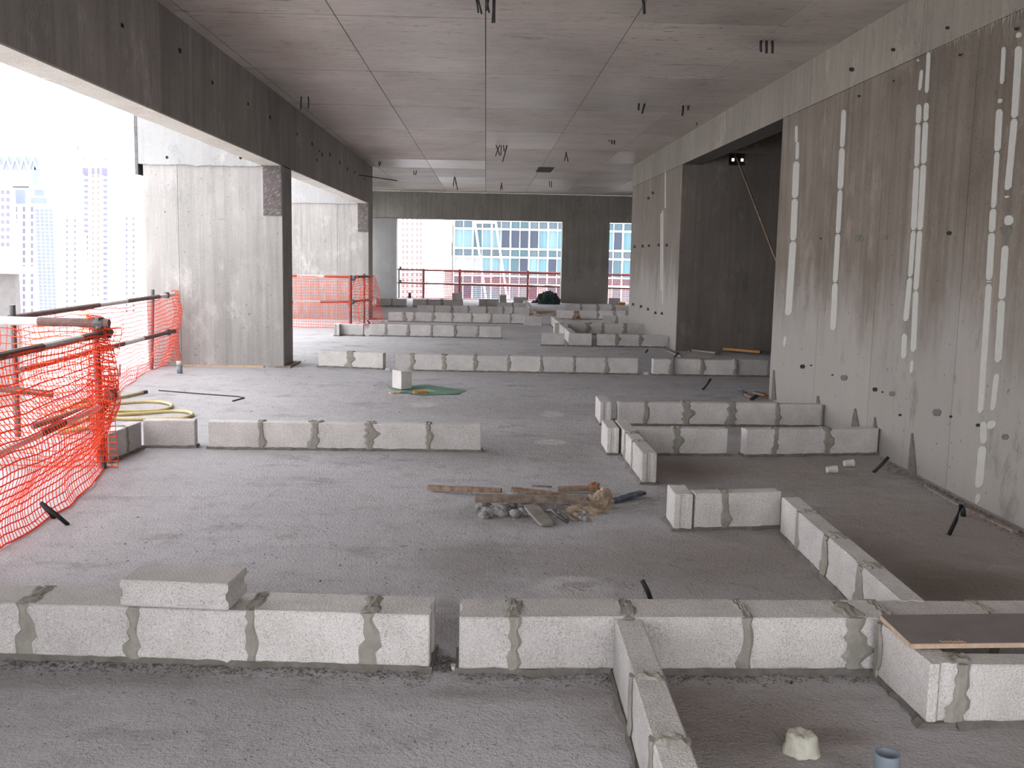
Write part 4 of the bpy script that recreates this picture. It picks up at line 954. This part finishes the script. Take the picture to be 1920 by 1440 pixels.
# rebar and pipe stubs
def stub(label, base, tip, r, mat=MBLK, name='rebar_stub', cat='rebar', k=0.0):
    b0 = gp(*base); t = yp(*tip, b0.y-k); tag(tube(name, [b0, b0.lerp(t, .5)+Vector((.004, 0, 0)), t], r, mat, n=7), label, cat)
stub('black bent bar rising from the slab under the near net', (128, 984), (76, 942), .012, k=.05)
stub('short thick black bar beside the bent one under the near net', (102, 972), (82, 948), .014, k=.02)
stub('black bar sticking up behind the front course', (1222, 1130), (1204, 1088), .011)
stub('slender dark bar leaning at the foot of the core wall', (1779, 1003), (1803, 946), .012)
stub('short dark bar leaning beside the slender one by the core wall', (1806, 968), (1803, 950), .016)
stub('dark bar leaning between the nearer course and the core wall', (1637, 886), (1666, 857), .012)
stub('dark bar leaning in front of the broken end of the third line', (1317, 731), (1333, 710), .014)
stub('dark bar tip beyond the nearer course at the core wall', (1500, 800), (1513, 789), .011)
stub('small dark bar on the slab before the recess corner', (1210, 662), (1215, 655), .014)
stub('dark bar tip above the broken third line', (1263, 671), (1272, 661), .014)
stub('dark bar leaning on the four-block far course', (1198, 625), (1202, 616), .018)
stub('dark bar end beside the spilling net at the far fin', (693, 607), (689, 600), .016)
stub('thin pale rod standing by the far three-block course', (868, 576), (864, 547), .012, MWHT, 'rod', 'rod')
stub('dark short post at the back slab edge left side', (768, 559), (768, 549), .05, MRST, 'short_post', 'post')
b0 = gp(337, 700); pr = empty('pipe_stub', (b0.x, b0.y, 0), 'small capped grey pipe standing on the slab before the near fin', 'pipe')
tube('pipe_body', [b0, b0+Vector((0, 0, .10))], .034, MPVC, pr, 12); tube('pipe_cap', [b0+Vector((0, 0, .10)), b0+Vector((0, 0, .15))], .038, MPLA, pr, 12)
# wrapped pipe and open pvc pipe at the front
b0 = gp(1502, 1408); bm = bmesh.new(); n_ = 22; rings = []
for i, (z, r0) in enumerate(((0, .060), (.015, .052), (.036, .047), (.050, .045), (.057, .042), (.060, .03), (.056, .012))):
    rings.append([bm.verts.new((math.cos(2*math.pi*k/n_)*(r0+(.004*math.sin(k*1.7+i) if i < 4 else .001*math.sin(k*3))), math.sin(2*math.pi*k/n_)*(r0+.006*math.cos(k*1.7+i)), z+.003*math.sin(k*1.9+i))) for k in range(n_)])
for a, b_ in zip(rings, rings[1:]):
    for k in range(n_): bm.faces.new((a[k], a[(k+1) % n_], b_[(k+1) % n_], b_[k]))
bm.faces.new(rings[-1])
tag(link('wrapped_pipe', bm_mesh(bm, smooth_=True), m_plain('sacking', (.52, .50, .42), .9, .12, scale=40), None, (b0.x, b0.y, 0)), 'pipe stub wrapped in pale sacking on the near floor', 'pipe')
b0 = gp(1664, 1462); pz = .13; tp = gp(1664, 1412, pz); rad = 24/F*tp.y*1.05
bm = bmesh.new(); n_ = 28; rg_ = []
for r0, z in ((rad, 0), (rad, pz), (rad*.86, pz), (rad*.86, .02)):
    rg_.append([bm.verts.new((math.cos(2*math.pi*k/n_)*r0, math.sin(2*math.pi*k/n_)*r0, z)) for k in range(n_)])
for a, b_ in zip(rg_, rg_[1:]):
    for k in range(n_): bm.faces.new((a[k], a[(k+1) % n_], b_[(k+1) % n_], b_[k]))
bm.faces.new(rg_[-1]); tag(link('drain_pipe', bm_mesh(bm), MPVC, None, (tp.x, tp.y, 0)), 'open grey plastic drain pipe standing at the frame bottom', 'pipe')
# plywood sheet over the boxed corner
pz = .222; c1, c2, c3 = gp(1651, 1153, pz+.02), gp(1708, 1207, pz+.02), gp(1990, 1204, pz+.02); c4 = gp(1990, 1150, pz+.02)
sh = empty('plywood_sheet', (c2.x, c2.y, pz), 'brown plywood sheet laid over the boxed corner at the frame edge', 'plywood sheet')
bm = bmesh.new(); cc = [c1, c2, c3, c4]; lo_ = [bm.verts.new((q.x-c2.x, q.y-c2.y, .002)) for q in cc]; hi_ = [bm.verts.new((q.x-c2.x, q.y-c2.y, .018)) for q in cc]
bm.faces.new(lo_[::-1])
for i in range(4): bm.faces.new((lo_[i], lo_[(i+1) % 4], hi_[(i+1) % 4], hi_[i]))
link('wood_core', bm_mesh(bm), MPLE, sh)
bm = bmesh.new(); lo_ = [bm.verts.new((q.x-c2.x, q.y-c2.y, .018)) for q in cc]; hi_ = [bm.verts.new((q.x-c2.x, q.y-c2.y, .0205)) for q in cc]; bm.faces.new(hi_); bm.faces.new(lo_[::-1])
for i in range(4): bm.faces.new((lo_[i], lo_[(i+1) % 4], hi_[(i+1) % 4], hi_[i]))
link('film_face', bm_mesh(bm), MPLY, sh)
p = gp(1780, 1204, pz+.02); bm = bmesh.new()
for i in range(14): 
    x = i*.006; add_box(bm, (x, -.006+.004*R.random(), -.004), (x+.007, .008+.006*R.random(), .003+.004*R.random()))
link('splintered_edge', bm_mesh(bm), MWD2, sh, (p.x-c2.x-.03, p.y-c2.y, .021))
# timbers at the recess and by the core wall
plank('timber', 'long orange-brown batten on the floor inside the recess', 'timber', (1290, 650), (1426, 662), .07, .04, .03, .03, MYEL)
plank('timber', 'grey board lying beside the long batten in the recess', 'timber', (1292, 657), (1345, 663), .12, .03, 0, .02, MWDG)
plank('timber', 'pale plank angled at the recess corner', 'timber', (1245, 655), (1278, 669), .06, .02, 0, 0, MWDG)
plank('timber', 'ochre plank lying before the recess behind the third line', 'timber', (1280, 668), (1336, 669), .10, .02, 0, 0, MPLE)
plank('timber', 'thin stick at the recess corner', 'timber', (1285, 653), (1291, 659), .03, .02, 0, 0, MPLE)
plank('timber', 'weathered batten lying along the foot of the core wall', 'timber', (1815, 957), (1905, 1000), .035, .02, 0, 0, MWD1)
plank('timber', 'thin lath along the foot of the core wall, farther one', 'timber', (1735, 912), (1800, 949), .025, .012, 0, 0, MWDG)
plank('timber', 'stack of pale laths on top of the far narrow course', 'timber', (1000, 590), (1042, 591), .30, .03, .22, .22, MPAP)
plank('timber', 'upper pale lath on the far lumber stack', 'timber', (1003, 587), (1036, 586), .12, .04, .26, .26, MPAP)
plank('timber', 'curved stick lying inside the far cluster', 'timber', (1082, 610), (1110, 606), .05, .02, 0, .05, MWD1)
plank('plastic_scrap', 'faded blue board scrap at the corner of the core wall', 'scrap', (1386, 731), (1402, 741), .14, .02, .06, .0, MBLU)
plank('plastic_scrap', 'grey-green paper scrap at the foot of the core wall corner', 'scrap', (1415, 737), (1432, 741), .10, .02, .03, .02, MWDG)
plank('plastic_scrap', 'orange scrap touching the core wall corner', 'scrap', (1428, 742), (1443, 743), .07, .02, .03, .02, MORG)
plank('plastic_scrap', 'black bent scrap before the core wall corner', 'scrap', (1408, 751), (1420, 743), .04, .02, .0, .03, MBLK)
plank('timber', 'pink-brown offcut between the scraps at the core wall corner', 'timber', (1398, 740), (1412, 746), .06, .02, .02, .0, MWD2)
for x, y, l_, lb_ in ((1262, 702, 14, 'white chip lying before the set-back block'), (1290, 703, 9, 'small white chip right of the other white chip'), (1206, 702, 9, 'pale chip in the gap of the third line'), (722, 694, 9, 'pale chip at the gap of the two-block piece'), (846, 1254, 8, 'cream stone chip in the front gap')):
    plank('stone_chip', lb_, 'stone chip', (x, y), (x+l_, y), .05 if y < 1000 else .03, .03 if y < 1000 else .015, 0, 0, MWPL, rag=.6)
for x, y, lb_ in ((1590, 876, 'clear plastic cup lying near the core wall'), (1558, 888, 'crushed white cup lying nearer than the clear one')):
    p = gp(x, y); bm = bmesh.new(); add_tube(bm, [(0, 0, .028), (.07, .01, .03)], .03, 12, radii=[.022, .03]); tag(link('plastic_cup', bm_mesh(bm), MWPL, None, (p.x-.03, p.y, 0)), lb_, 'cup')
crumple('orange and white rubbish filling the far gap', 1081, 600, .10, .1, .10, MWD2, 12, 'rubbish', 'rubbish_heap')
# leaning pole inside the recess
a = yp(1370, 266, YO-.05); b_ = yp(1535, 684, 12.9); b_ = gp(1535, 690)
tag(tube('timber_pole', [a, a.lerp(b_, .5)+Vector((0, 0, -.02)), b_], .016, MWD2, n=7), 'thin timber pole leaning inside the dark recess', 'pole')
